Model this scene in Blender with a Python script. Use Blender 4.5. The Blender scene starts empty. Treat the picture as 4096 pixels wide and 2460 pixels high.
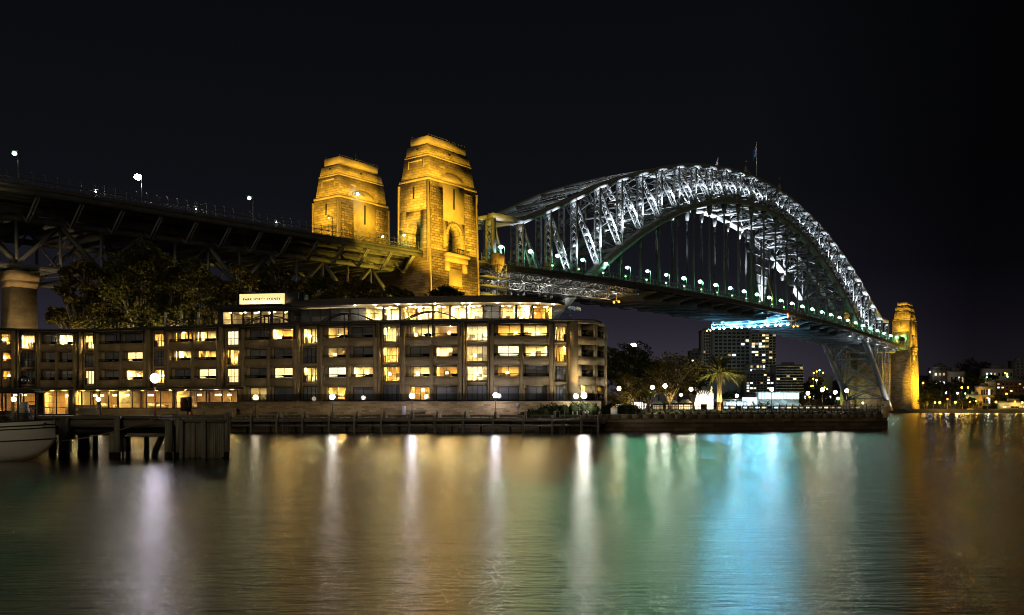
import bpy, bmesh, math, random
import numpy as np
from mathutils import Vector, Matrix
R = math.radians
SC = bpy.context.scene
COL = SC.collection
random.seed(7); rng = np.random.default_rng(7)

# ------------------------------------------------------------------ camera
FPX, HV, CH = 3736.2, 1634.4, 3.5          # focal length in photo pixels, horizon row, camera height (m)
cam = bpy.data.cameras.new('camera'); camo = bpy.data.objects.new('camera', cam); COL.objects.link(camo)
camo.location = (0, 0, CH); camo.rotation_euler = (R(90), 0, 0)
cam.sensor_width = 36; cam.lens = 36*FPX/4096
cam.shift_y = (HV-1230)/4096
cam.clip_start = 0.1; cam.clip_end = 9000
SC.camera = camo
SC.view_settings.view_transform = 'Standard'; SC.view_settings.look = 'None'
SC.view_settings.exposure = 0; SC.view_settings.gamma = 1
cy = SC.cycles
cy.use_denoising = True; cy.use_adaptive_sampling = False; cy.filter_width = 1.0
cy.denoising_prefilter = 'ACCURATE'; cy.denoising_input_passes = 'RGB_ALBEDO_NORMAL'
cy.sample_clamp_indirect = 4; cy.sample_clamp_direct = 0
cy.max_bounces = 6; cy.diffuse_bounces = 2; cy.glossy_bounces = 3; cy.transmission_bounces = 3; cy.transparent_max_bounces = 12
cy.caustics_reflective = False; cy.caustics_refractive = False
cy.use_light_tree = True

# ------------------------------------------------------------------ night sky and the glow of the city
W = bpy.data.worlds.new('World'); SC.world = W; W.use_nodes = True
nt = W.node_tree; nt.nodes.clear()
SUN_EL, SUN_AZ = R(14), R(194)
out = nt.nodes.new('ShaderNodeOutputWorld'); bg = nt.nodes.new('ShaderNodeBackground')
sky = nt.nodes.new('ShaderNodeTexSky'); sky.sky_type = 'NISHITA'; sky.sun_disc = False
sky.sun_elevation = R(-4); sky.sun_rotation = SUN_AZ
bg.inputs['Strength'].default_value = 0.02
nt.links.new(sky.outputs[0], bg.inputs['Color'])
tc = nt.nodes.new('ShaderNodeTexCoord'); sep = nt.nodes.new('ShaderNodeSeparateXYZ')
nt.links.new(tc.outputs['Generated'], sep.inputs[0])
rmp = nt.nodes.new('ShaderNodeValToRGB'); e = rmp.color_ramp.elements
e[0].position = 0.0; e[0].color = (.0460, .0370, .0500, 1)
e[1].position = 1.0; e[1].color = (.0018, .0019, .0027, 1)
for pos, c in ((.045, (.0370, .0310, .0440)), (.09, (.0190, .0165, .0255)), (.14, (.0080, .0078, .0122)), (.22, (.0044, .0048, .0068)), (.42, (.0025, .0028, .0038))):
    k = e.new(pos); k.color = (*c, 1)
nt.links.new(sep.outputs['Z'], rmp.inputs[0])
# town glow sits over the middle of the far shore and fades towards the right
mr = nt.nodes.new('ShaderNodeMapRange'); mr.inputs['From Min'].default_value = .24; mr.inputs['From Max'].default_value = .44
mr.inputs['To Min'].default_value = 1.0; mr.inputs['To Max'].default_value = .22
nt.links.new(sep.outputs['X'], mr.inputs['Value'])
bg2 = nt.nodes.new('ShaderNodeBackground'); nt.links.new(rmp.outputs[0], bg2.inputs['Color'])
nt.links.new(mr.outputs[0], bg2.inputs['Strength'])
ad = nt.nodes.new('ShaderNodeAddShader'); nt.links.new(bg.outputs[0], ad.inputs[0]); nt.links.new(bg2.outputs[0], ad.inputs[1])
nt.links.new(ad.outputs[0], out.inputs['Surface'])
# the glow of the city quay behind the camera: one weak warm sun
sl = bpy.data.lights.new('city_glow', 'SUN'); slo = bpy.data.objects.new('city_glow', sl); COL.objects.link(slo)
sl.energy = 0.28; sl.angle = R(25); sl.color = (1, .79, .48)
_d = Vector((math.sin(SUN_AZ)*math.cos(SUN_EL), math.cos(SUN_AZ)*math.cos(SUN_EL), math.sin(SUN_EL)))
slo.rotation_euler = _d.to_track_quat('Z', 'Y').to_euler()

# ------------------------------------------------------------------ helpers
def PX(u, Y): return (u-2048)*Y/FPX
def PZ(v, Y): return CH-(v-HV)*Y/FPX
def PP(u, v, Y): return Vector((PX(u, Y), Y, PZ(v, Y)))

ORD = 'first second third fourth fifth sixth seventh eighth ninth tenth eleventh twelfth thirteenth fourteenth fifteenth sixteenth seventeenth eighteenth nineteenth twentieth'.split()
TENS = {20: 'twenty', 30: 'thirty', 40: 'forty'}
def nth(n):
    if n <= 20: return ORD[n-1]
    t = n//10*10
    return {20: 'twentieth', 30: 'thirtieth', 40: 'fortieth'}[t] if n == t else TENS[t]+' '+ORD[n-t-1]

def thing(name, label, cat, loc=(0, 0, 0), rz=0, group=None):
    o = bpy.data.objects.new(name, None); COL.objects.link(o)
    o.location = loc; o.rotation_euler = (0, 0, rz); o.empty_display_size = .1
    return tag(o, label, cat, group)
def tag(o, label, cat, group=None):
    o['label'] = label; o['category'] = cat
    if group: o['group'] = group
    return o
def struct(o): o['kind'] = 'structure'; return o
def stuff(o): o['kind'] = 'stuff'; return o
def dup(root, loc=None, rz=None, label=None, group=None):
    r = root.copy(); COL.objects.link(r)
    if loc is not None: r.location = loc
    if rz is not None: r.rotation_euler = (0, 0, rz)
    if label: r['label'] = label
    if group: r['group'] = group
    for ch in list(root.children):
        c = ch.copy(); COL.objects.link(c); c.parent = r
        for g in list(ch.children):
            d = g.copy(); COL.objects.link(d); d.parent = c
    return r

def mesh_obj(name, V, F, mats, parent=None, mi=None, smooth=False):
    me = bpy.data.meshes.new(name)
    V = np.asarray(V, dtype=np.float32).reshape(-1, 3)
    if isinstance(F, np.ndarray):
        n, k = F.shape; idx = F.ravel().astype(np.int32); st = np.arange(n, dtype=np.int32)*k; tot = np.full(n, k, np.int32)
    else:
        tot = np.array([len(f) for f in F], np.int32); n = len(F)
        idx = np.array([i for f in F for i in f], np.int32); st = np.concatenate([[0], np.cumsum(tot)[:-1]]).astype(np.int32) if n else np.zeros(0, np.int32)
    me.vertices.add(len(V)); me.vertices.foreach_set('co', V.ravel())
    me.loops.add(len(idx)); me.loops.foreach_set('vertex_index', idx)
    me.polygons.add(n); me.polygons.foreach_set('loop_start', st); me.polygons.foreach_set('loop_total', tot)
    for m in (mats if isinstance(mats, (list, tuple)) else [mats]): me.materials.append(m)
    if mi is not None: me.polygons.foreach_set('material_index', np.asarray(mi, np.int32))
    if smooth: me.polygons.foreach_set('use_smooth', np.ones(n, bool))
    me.update(calc_edges=True); me.validate()
    o = bpy.data.objects.new(name, me); COL.objects.link(o)
    if parent is not None: o.parent = parent
    return o

class MB:
    """collects shapes; build() links them as ONE mesh object"""
    def __init__(s, M=None): s.V = []; s.F = []; s.m = []; s.M = M; s.cur = 0
    def add(s, vs, fs):
        b = len(s.V)
        if s.M is not None: vs = [s.M @ Vector(v) for v in vs]
        s.V.extend(tuple(v) for v in vs); s.F.extend([tuple(b+i for i in f) for f in fs]); s.m.extend([s.cur]*len(fs)); return s
    BF = [(0, 3, 2, 1), (4, 5, 6, 7), (0, 1, 5, 4), (1, 2, 6, 5), (2, 3, 7, 6), (3, 0, 4, 7)]
    def box(s, x0, x1, y0, y1, z0, z1):
        return s.add([(x0, y0, z0), (x1, y0, z0), (x1, y1, z0), (x0, y1, z0), (x0, y0, z1), (x1, y0, z1), (x1, y1, z1), (x0, y1, z1)], MB.BF)
    def frus(s, x0, x1, y0, y1, z0, X0, X1, Y0, Y1, z1):
        return s.add([(x0, y0, z0), (x1, y0, z0), (x1, y1, z0), (x0, y1, z0), (X0, Y0, z1), (X1, Y0, z1), (X1, Y1, z1), (X0, Y1, z1)], MB.BF)
    def cbox(s, c, sz):
        return s.box(c[0]-sz[0]/2, c[0]+sz[0]/2, c[1]-sz[1]/2, c[1]+sz[1]/2, c[2]-sz[2]/2, c[2]+sz[2]/2)
    def bar(s, a, b, w, h, side=None):
        a = Vector(a); b = Vector(b); d = (b-a)
        if d.length < 1e-6: return s
        d.normalize(); sd = Vector(side) if side is not None else d.cross(Vector((0, 0, 1)))
        if sd.length < 1e-4: sd = Vector((1, 0, 0))
        sd = (sd-d*sd.dot(d)).normalized(); up = sd.cross(d).normalized()
        vs = []
        for p in (a, b):
            for i, j in ((-1, -1), (1, -1), (1, 1), (-1, 1)): vs.append(p+sd*(i*w/2)+up*(j*h/2))
        return s.add(vs, MB.BF)
    def tube(s, a, b, r, r2=None, n=8, cap=True):
        a = Vector(a); b = Vector(b); r2 = r if r2 is None else r2
        d = (b-a).normalized(); x = d.orthogonal().normalized(); y = d.cross(x)
        vs = []
        for p, q in ((a, r), (b, r2)):
            for i in range(n):
                t = 2*math.pi*i/n; vs.append(p+x*(q*math.cos(t))+y*(q*math.sin(t)))
        fs = [(i, (i+1) % n, n+(i+1) % n, n+i) for i in range(n)]
        if cap: fs += [tuple(range(n-1, -1, -1)), tuple(range(n, 2*n))]
        return s.add(vs, fs)
    def path(s, pts, rs, n=6):
        pts = [Vector(p) for p in pts]; vs = []; x = None
        if not hasattr(rs, '__len__'): rs = [rs]*len(pts)
        for k, p in enumerate(pts):
            d = (pts[min(k+1, len(pts)-1)]-pts[max(k-1, 0)]).normalized()
            x = d.orthogonal().normalized() if x is None else (x-d*x.dot(d)).normalized()
            y = d.cross(x)
            for i in range(n):
                t = 2*math.pi*i/n; vs.append(p+x*(rs[k]*math.cos(t))+y*(rs[k]*math.sin(t)))
        fs = []
        for k in range(len(pts)-1):
            for i in range(n): fs.append((k*n+i, k*n+(i+1) % n, (k+1)*n+(i+1) % n, (k+1)*n+i))
        fs += [tuple(range(n-1, -1, -1)), tuple(range((len(pts)-1)*n, len(pts)*n))]
        return s.add(vs, fs)
    def lathe(s, prof, c=(0, 0, 0), n=12):
        vs = []; fs = []
        for r, z in prof:
            for i in range(n):
                t = 2*math.pi*i/n; vs.append((c[0]+r*math.cos(t), c[1]+r*math.sin(t), c[2]+z))
        for k in range(len(prof)-1):
            for i in range(n): fs.append((k*n+i, k*n+(i+1) % n, (k+1)*n+(i+1) % n, (k+1)*n+i))
        fs += [tuple(range(n-1, -1, -1)), tuple(range((len(prof)-1)*n, len(prof)*n))]
        return s.add(vs, fs)
    def ball(s, c, r, n=10, sq=1.0):
        m = n//2
        return s.lathe([(max(r*math.sin(math.pi*k/m), r*.02), -r*sq*math.cos(math.pi*k/m)) for k in range(m+1)], c, n)
    def prism(s, poly, z0, z1):
        n = len(poly)
        vs = [(p[0], p[1], z0) for p in poly]+[(p[0], p[1], z1) for p in poly]
        fs = [tuple(range(n-1, -1, -1)), tuple(range(n, 2*n))]+[(i, (i+1) % n, n+(i+1) % n, n+i) for i in range(n)]
        return s.add(vs, fs)
    def extr(s, poly, y0, y1):
        """polygon in x-z, pushed along y"""
        n = len(poly)
        vs = [(p[0], y0, p[1]) for p in poly]+[(p[0], y1, p[1]) for p in poly]
        fs = [tuple(range(n)), tuple(range(2*n-1, n-1, -1))]+[(i, n+i, n+(i+1) % n, (i+1) % n) for i in range(n)]
        return s.add(vs, fs)
    def sweep(s, pts, w, h):
        """box section along a polyline of (x, z) in the x-z plane, centred on y; h may vary"""
        n = len(pts); vs = []; fs = []
        hs = h if hasattr(h, '__len__') else [h]*n
        y0, y1 = (w if hasattr(w, '__len__') else (-w/2, w/2))
        for k, (x, z) in enumerate(pts):
            xa, za = pts[max(k-1, 0)]; xb, zb = pts[min(k+1, n-1)]
            L = math.hypot(xb-xa, zb-za); nx, nz = -(zb-za)/L, (xb-xa)/L; q = hs[k]/2
            vs += [(x-nx*q, y0, z-nz*q), (x-nx*q, y1, z-nz*q), (x+nx*q, y1, z+nz*q), (x+nx*q, y0, z+nz*q)]
        for k in range(n-1):
            for i in range(4): fs.append((4*k+i, 4*k+4+i, 4*k+4+(i+1) % 4, 4*k+(i+1) % 4))
        fs += [(0, 1, 2, 3), (4*n-1, 4*n-2, 4*n-3, 4*n-4)]
        return s.add(vs, fs)
    def build(s, name, mats, parent=None, smooth=False):
        o = mesh_obj(name, s.V, s.F, mats, parent, s.m, smooth)
        bm = bmesh.new(); bm.from_mesh(o.data); bmesh.ops.recalc_face_normals(bm, faces=bm.faces); bm.to_mesh(o.data); bm.free()
        return o

# ------------------------------------------------------------------ materials
def new_mat(name):
    m = bpy.data.materials.new(name); m.use_nodes = True
    return m, m.node_tree, m.node_tree.nodes['Principled BSDF']
def mat(name, col, rough=.6, var=.25, scale=1.0, metal=0.0, spec=.4, bump=0.0, stretch=(1, 1, 1), coords='Object'):
    m, t, b = new_mat(name); N = t.nodes; L = t.links
    b.inputs['Roughness'].default_value = rough; b.inputs['Metallic'].default_value = metal; b.inputs['Specular IOR Level'].default_value = spec
    tc = N.new('ShaderNodeTexCoord'); mp = N.new('ShaderNodeMapping'); mp.inputs['Scale'].default_value = stretch
    L.new(tc.outputs[coords], mp.inputs[0])
    nz = N.new('ShaderNodeTexNoise'); nz.inputs['Scale'].default_value = scale; nz.inputs['Detail'].default_value = 6; nz.inputs['Roughness'].default_value = .65
    L.new(mp.outputs[0], nz.inputs['Vector'])
    rp = N.new('ShaderNodeValToRGB')
    rp.color_ramp.elements[0].position = .32; rp.color_ramp.elements[1].position = .68
    rp.color_ramp.elements[0].color = (*[c*(1-var) for c in col], 1); rp.color_ramp.elements[1].color = (*[min(1, c*(1+var)) for c in col], 1)
    L.new(nz.outputs[0], rp.inputs[0]); L.new(rp.outputs[0], b.inputs['Base Color'])
    if bump:
        bp = N.new('ShaderNodeBump'); bp.inputs['Strength'].default_value = bump; bp.inputs['Distance'].default_value = .1
        L.new(nz.outputs[0], bp.inputs['Height']); L.new(bp.outputs[0], b.inputs['Normal'])
    return m
def emis(name, col, st):
    m, t, b = new_mat(name)
    b.inputs['Base Color'].default_value = (*[c*.3 for c in col], 1)
    b.inputs['Emission Color'].default_value = (*col, 1); b.inputs['Emission Strength'].default_value = st
    return m
def stone(name, col, bw, bh, var=.35, bump=.6, mortar=.03, rough=.85, dark=.45, rustic=0.0, mcol=None):
    """coursed blocks on any upright face: picks (y,z) or (x,z) by the face's own direction"""
    m, t, b = new_mat(name); N = t.nodes; L = t.links
    b.inputs['Roughness'].default_value = rough; b.inputs['Specular IOR Level'].default_value = .2
    tc = N.new('ShaderNodeTexCoord'); s1 = N.new('ShaderNodeSeparateXYZ'); L.new(tc.outputs['Object'], s1.inputs[0])
    s2 = N.new('ShaderNodeSeparateXYZ'); L.new(tc.outputs['Normal'], s2.inputs[0])
    ax = N.new('ShaderNodeMath'); ax.operation = 'ABSOLUTE'; L.new(s2.outputs['X'], ax.inputs[0])
    gt = N.new('ShaderNodeMath'); gt.operation = 'GREATER_THAN'; gt.inputs[1].default_value = .7; L.new(ax.outputs[0], gt.inputs[0])
    mx = N.new('ShaderNodeMix'); mx.data_type = 'FLOAT'; L.new(gt.outputs[0], mx.inputs['Factor']); L.new(s1.outputs['X'], mx.inputs['A']); L.new(s1.outputs['Y'], mx.inputs['B'])
    cb = N.new('ShaderNodeCombineXYZ'); L.new(mx.outputs['Result'], cb.inputs['X']); L.new(s1.outputs['Z'], cb.inputs['Y'])
    br = N.new('ShaderNodeTexBrick'); L.new(cb.outputs[0], br.inputs['Vector'])
    br.inputs['Scale'].default_value = 1; br.inputs['Brick Width'].default_value = bw; br.inputs['Row Height'].default_value = bh
    br.inputs['Mortar Size'].default_value = mortar; br.inputs['Mortar Smooth'].default_value = .3; br.inputs['Bias'].default_value = -.1
    br.inputs['Color1'].default_value = (*[c*(1-var) for c in col], 1); br.inputs['Color2'].default_value = (*[min(1, c*(1+var*.6)) for c in col], 1)
    br.inputs['Mortar'].default_value = (*(mcol or [c*dark for c in col]), 1)
    nz = N.new('ShaderNodeTexNoise'); nz.inputs['Scale'].default_value = .35; nz.inputs['Detail'].default_value = 8; nz.inputs['Roughness'].default_value = .7
    L.new(tc.outputs['Object'], nz.inputs['Vector'])
    mm = N.new('ShaderNodeMix'); mm.data_type = 'RGBA'; mm.blend_type = 'MULTIPLY'; mm.inputs['Factor'].default_value = .75
    cr = N.new('ShaderNodeValToRGB'); cr.color_ramp.elements[0].position = .3; cr.color_ramp.elements[1].position = .62; cr.color_ramp.elements[0].color = (.5, .47, .44, 1); cr.color_ramp.elements[1].color = (1, 1, 1, 1)
    L.new(nz.outputs[0], cr.inputs[0]); L.new(br.outputs['Color'], mm.inputs['A']); L.new(cr.outputs[0], mm.inputs['B']); L.new(mm.outputs['Result'], b.inputs['Base Color'])
    n2 = N.new('ShaderNodeTexNoise'); n2.inputs['Scale'].default_value = 2.2 if rustic else 5; n2.inputs['Detail'].default_value = 5; L.new(tc.outputs['Object'], n2.inputs['Vector'])
    ma = N.new('ShaderNodeMath'); ma.operation = 'MULTIPLY_ADD'; ma.inputs[1].default_value = .6+rustic; L.new(n2.outputs[0], ma.inputs[0])
    mf = N.new('ShaderNodeMath'); mf.operation = 'SUBTRACT'; mf.inputs[0].default_value = 1; L.new(br.outputs['Fac'], mf.inputs[1]); L.new(mf.outputs[0], ma.inputs[2])
    bp = N.new('ShaderNodeBump'); bp.inputs['Strength'].default_value = bump; bp.inputs['Distance'].default_value = .12+rustic*.25
    L.new(ma.outputs[0], bp.inputs['Height']); L.new(bp.outputs[0], b.inputs['Normal'])
    return m
def glassy(name, tint=(.8, .85, .9), refl=1.0, alpha=.12):
    """thin window glass: see-through with a grazing reflection"""
    m = bpy.data.materials.new(name); m.use_nodes = True; t = m.node_tree; t.nodes.clear(); N = t.nodes; L = t.links
    o = N.new('ShaderNodeOutputMaterial'); tr = N.new('ShaderNodeBsdfTransparent'); tr.inputs[0].default_value = (*tint, 1)
    gl = N.new('ShaderNodeBsdfGlossy'); gl.inputs['Roughness'].default_value = .04; gl.inputs['Color'].default_value = (refl, refl, refl, 1)
    fr = N.new('ShaderNodeFresnel'); fr.inputs[0].default_value = 1.5
    ad = N.new('ShaderNodeMath'); ad.operation = 'ADD'; ad.inputs[1].default_value = alpha; L.new(fr.outputs[0], ad.inputs[0])
    mx = N.new('ShaderNodeMixShader'); L.new(ad.outputs[0], mx.inputs[0]); L.new(tr.outputs[0], mx.inputs[1]); L.new(gl.outputs[0], mx.inputs[2]); L.new(mx.outputs[0], o.inputs[0])
    return m
def leafmat(name, col, var=.5):
    m = bpy.data.materials.new(name); m.use_nodes = True; t = m.node_tree; t.nodes.clear(); N = t.nodes; L = t.links
    o = N.new('ShaderNodeOutputMaterial'); df = N.new('ShaderNodeBsdfDiffuse'); tl = N.new('ShaderNodeBsdfTranslucent'); mx = N.new('ShaderNodeMixShader'); mx.inputs[0].default_value = .3
    tc = N.new('ShaderNodeTexCoord'); nz = N.new('ShaderNodeTexNoise'); nz.inputs['Scale'].default_value = .9; nz.inputs['Detail'].default_value = 5; L.new(tc.outputs['Object'], nz.inputs['Vector'])
    rp = N.new('ShaderNodeValToRGB'); rp.color_ramp.elements[0].position = .33; rp.color_ramp.elements[1].position = .67
    rp.color_ramp.elements[0].color = (*[c*(1-var) for c in col], 1); rp.color_ramp.elements[1].color = (*[c*(1+var) for c in col], 1)
    L.new(nz.outputs[0], rp.inputs[0]); L.new(rp.outputs[0], df.inputs[0]); L.new(rp.outputs[0], tl.inputs[0])
    L.new(df.outputs[0], mx.inputs[1]); L.new(tl.outputs[0], mx.inputs[2]); L.new(mx.outputs[0], o.inputs[0])
    return m

def lamp(name, kind, loc, power, col, parent=None, target=None, size=.3, angle=60, blend=.6):
    l = bpy.data.lights.new(name, kind); o = bpy.data.objects.new(name, l); COL.objects.link(o)
    l.energy = power; l.color = col; l.shadow_soft_size = size; o.location = loc
    if kind == 'SPOT':
        l.spot_size = R(angle); l.spot_blend = blend
        o.rotation_euler = (Vector(target)-Vector(loc)).to_track_quat('-Z', 'Y').to_euler()
    if parent is not None: o.parent = parent
    return o
M = {}
M['steel'] = mat('painted_steel', (.22, .235, .25), .55, .3, .4, spec=.35)
M['steel_dark'] = mat('dark_painted_steel', (.10, .105, .11), .6, .3, .5, spec=.3)
M['steel_lit'] = mat('pale_painted_steel', (.22, .235, .25), .5, .2, .5)
M['deck_conc'] = mat('bridge_deck_surface', (.10, .10, .10), .85, .3, .3)
M['rail'] = mat('railing_paint', (.10, .11, .10), .5, .2, 1)
M['ashlar'] = stone('sandstone_ashlar', (.50, .37, .20), 2.8, .85, .34, .5, .05, dark=.32)
M['rock'] = stone('rusticated_sandstone', (.52, .38, .21), 2.4, .8, .42, .8, .09, dark=.34, rustic=.7)
M['plainstone'] = mat('dressed_sandstone', (.48, .36, .20), .8, .15, .5, bump=.15)
M['voidm'] = mat('dark_opening', (.02, .02, .02), .9, .2, 1)
M['render'] = stone('sandy_render', (.41, .325, .185), 3.1, 1.55, .10, .2, .012, dark=.6)
M['renderline'] = mat('sandy_render_reveal', (.43, .34, .20), .85, .10, .4)
M['frame'] = mat('dark_bronze_frame', (.030, .030, .034), .45, .2, 2)
M['roofm'] = mat('dark_metal_roofing', (.045, .047, .052), .5, .25, .8, stretch=(4, 1, 1))
M['soffit'] = mat('pale_soffit', (.72, .66, .54), .7, .08, .5)
M['glass'] = glassy('window_glass')
M['darkglass'] = mat('curtained_dark_glass', (.15, .16, .18), .12, .3, .5, spec=.5)
M['railglass'] = glassy('balustrade_glass', (.93, .95, .95), .35, .02)
M['frostglass'] = glassy('terrace_glass', (.66, .70, .72), .05, .3)
M['roomA'] = mat('warm_room_paint', (.80, .68, .42), .9, .18, .9)
M['roomB'] = mat('pale_room_paint', (.85, .76, .56), .9, .14, 1.2)
M['roomC'] = mat('timber_panelled_room', (.50, .33, .14), .7, .3, 1.2, stretch=(6, 6, .4))
M['carpet'] = mat('room_carpet', (.25, .17, .09), .95, .3, 3)
for _k, _s in enumerate((300, 560, 1050)):
    M['bulbA%d' % _k] = emis('warm_room_light', (1, .60-.03*_k, .13), _s); M['bulbB%d' % _k] = emis('pale_room_light', (1, .71-.02*_k, .255), _s*1.4)
M['bulbA'] = M['bulbA1']
M['shade'] = emis('glowing_lampshade', (1, .84, .45), 9)
M['picture'] = mat('framed_print', (.10, .08, .06), .6, .6, 3)
M['curtain'] = mat('room_curtain', (.55, .42, .22), .9, .3, 2, stretch=(9, 9, .3))
M['furn'] = mat('pale_upholstery', (.45, .40, .32), .8, .2, 3)
M['darkwood'] = mat('dark_timber_furniture', (.06, .04, .025), .6, .3, 3)
M['wallstone'] = stone('split_sandstone_cladding', (.42, .31, .17), 1.15, .30, .34, .6, .012, dark=.8)
M['timber'] = mat('weathered_timber', (.21, .205, .175), .85, .5, 1.6, bump=.5, stretch=(2.2, 2.2, .25))
M['timberh'] = mat('weathered_timber_beam', (.18, .165, .135), .85, .5, 1.4, bump=.4, stretch=(.3, 2.5, 2.5))
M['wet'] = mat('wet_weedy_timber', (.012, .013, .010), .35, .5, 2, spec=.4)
M['concrete'] = mat('promenade_paving', (.22, .20, .17), .85, .25, .6)
M['seawall'] = stone('seawall_blocks', (.22, .18, .125), 1.55, .62, .35, .7, .03, dark=.5)
M['seawallbase'] = stone('dark_wet_blocks', (.15, .115, .075), 1.9, .58, .4, .8, .03, dark=.35, rough=.6)
M['iron'] = mat('black_ironwork', (.012, .012, .013), .5, .3, 3)
M['globe'] = emis('lamp_globe', (1, .93, .84), 60)
M['globecool'] = emis('cool_lamp_globe', (.90, .84, 1), 85)
M['globeviolet'] = emis('violet_white_lamp_globe', (.84, .76, 1), 42)
M['globewarm'] = emis('warm_lamp_globe', (1, .80, .55), 22)
M['globeoff'] = glassy('clear_lamp_globe', (.75, .75, .72), .9, .12)
M['green'] = emis('green_white_lamp', (.40, 1, .58), 9)
M['greens'] = emis('small_green_lamp', (.45, 1, .42), 2.2)
M['whitelamp'] = emis('white_lamp', (1, .93, .80), 160)
M['led'] = emis('blue_white_floodlight', (.42, .80, 1), 40)
M['orange'] = emis('orange_lamp', (1, .40, .03), 5)
M['red'] = emis('red_marker', (1, .12, .02), 9)
M['sodium'] = emis('sodium_lamp', (1, .46, .05), 6)
M['redsteel'] = mat('rust_red_post', (.16, .055, .03), .6, .3, 2)
M['white'] = mat('white_paint', (.72, .72, .69), .35, .06, .6)
M['boatw'] = mat('white_hull_paint', (.82, .84, .80), .35, .10, .8, stretch=(.3, 1, 1))
M['strake'] = mat('dark_rubbing_strake', (.03, .03, .035), .5, .2, 2)
M['boattop'] = mat('worn_cabin_timber', (.10, .075, .05), .6, .3, 2)
M['rope'] = mat('old_rope', (.22, .18, .13), .9, .3, 9)
M['buoy'] = mat('orange_buoy_plastic', (.75, .22, .06), .4, .1, 2)
M['bark'] = mat('pale_bark', (.21, .17, .115), .9, .35, 2, bump=.4)
M['leaf_fig'] = leafmat('fig_leaves', (.074, .074, .022), .30)
M['leaf_fig2'] = leafmat('olive_leaves', (.086, .074, .024), .30)
M['leaf_dark'] = leafmat('dark_leaves', (.030, .042, .018))
M['leaf_palm'] = leafmat('palm_leaflets', (.095, .098, .030), .3)
M['leaf_far'] = leafmat('far_leaves', (.035, .038, .014))
M['palmbark'] = stone('palm_trunk_scars', (.20, .145, .075), .34, .20, .3, 1.0, .07, dark=.25, rustic=.5)
M['lawn'] = mat('lawn', (.11, .13, .03), .95, .4, 1.2, bump=.5)
M['soil'] = mat('dark_ground', (.035, .033, .022), .95, .4, .3)
M['conc_far'] = mat('apartment_concrete', (.22, .27, .31), .8, .15, .08)
M['bldg_white'] = mat('white_apartment_render', (.34, .33, .34), .8, .12, .1)
M['bldg_dark'] = mat('dark_apartment_wall', (.11, .11, .12), .7, .25, .1)
M['bldg_brick'] = stone('red_brick_flats', (.20, .10, .06), .5, .25, .25, .2, .03)
M['fglass'] = mat('dark_far_window', (.02, .024, .032), .12, .3, .3, spec=.6)
M['winW'] = emis('far_window_warm', (1, .74, .34), 1.7)
M['winC'] = emis('far_window_cool', (.80, .95, 1), 2.2)
M['winD'] = emis('far_window_dim', (1, .70, .30), .5)
M['bandwhite'] = mat('white_balcony_band', (.52, .56, .55), .7, .06, .4)
M['skin'] = mat('skin', (.42, .26, .17), .6, .05, 2)
M['hair'] = mat('dark_hair', (.03, .02, .012), .6, .2, 3)
M['shirtd'] = mat('dark_coat', (.03, .032, .045), .8, .2, 3)
M['shirtw'] = mat('pale_shirt', (.50, .42, .36), .8, .1, 3)
M['yellow'] = mat('yellow_crane_paint', (.55, .33, .03), .5, .15, 1)
M['tarp'] = mat('wrapped_plywood', (.42, .29, .12), .75, .3, 1.2)
M['tarpw'] = mat('pale_plastic_sheet', (.55, .45, .25), .6, .35, 2, bump=.6)
# ------------------------------------------------------------------ the arch bridge, in its own frame: x along the deck, y across, z up
TH = .643; BX, BY = -7.555, 330.14; BRZ = math.pi/2-TH
PAN = 503/28
def BW(s, t, z): return Vector((BX+math.sin(TH)*s-math.cos(TH)*t, BY+math.cos(TH)*s+math.sin(TH)*t, z))
_zt = [71.2, 72.1, 79.5, 87.2, 95.3, 101.9, 107.9, 113.6, 118.6, 122.6, 125.7, 128.3, 130.1, 131.2, 131.5]
ZU = [z+.4 for z in _zt]+[z+.4 for z in _zt[13::-1]]
NS = [i*PAN for i in range(29)]
def zlow(s): return 117-.001713*(s-251.5)**2
ZL = [zlow(s) for s in NS]
def zdeck(s):
    if s < 0: return 53.2+s*.0235
    if s > 503: return 53.2
    return 53.2+6.1*(1-((s-251.5)/251.5)**2)
bridge = thing('arch_bridge', 'huge steel arch bridge with floodlit lattice trusses over the dark harbour', 'bridge', (BX, BY, 0), BRZ)

def place(o, dx=0, dy=0, dz=0):
    """another copy of a part of the bridge, shifted in the bridge's own frame"""
    c = o.copy(); COL.objects.link(c); c.parent = o.parent; c.location = o.location+Vector((dx, dy, dz)); return c

def lattice_member(a, b, mb, leg=(.95, .45), gap=1.35, pitch=2.6, bars=.16):
    """two channel legs at y = +-gap joined by crossed lacing and tie plates; a and b are (x, z)"""
    A = Vector((a[0], 0, a[1])); B = Vector((b[0], 0, b[1])); Ln = (B-A).length; d = (B-A)/Ln; Y = Vector((0, 1, 0)); X = d.cross(Y)
    for s in (-1, 1): mb.bar(A+Y*(s*gap), B+Y*(s*gap), leg[1], leg[0], Y)
    n = max(2, int(Ln/pitch)); st = Ln/n
    for k in range(n):
        p = A+d*(k*st); q = A+d*((k+1)*st)
        for f in (-1, 1):
            o = X*(f*(leg[0]/2-.06))
            mb.bar(p-Y*gap+o, q+Y*gap+o, bars, .06, X.cross(q-p)); mb.bar(p+Y*gap+o*.97, q-Y*gap+o*.97, bars, .06, X.cross(q-p))
    for f in (.02, .5, .975):
        c = A+d*(Ln*f); mb.bar(c-d*.9, c+d*.9, 2*gap-leg[1]-.02, leg[0]*.9, Y)

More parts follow.
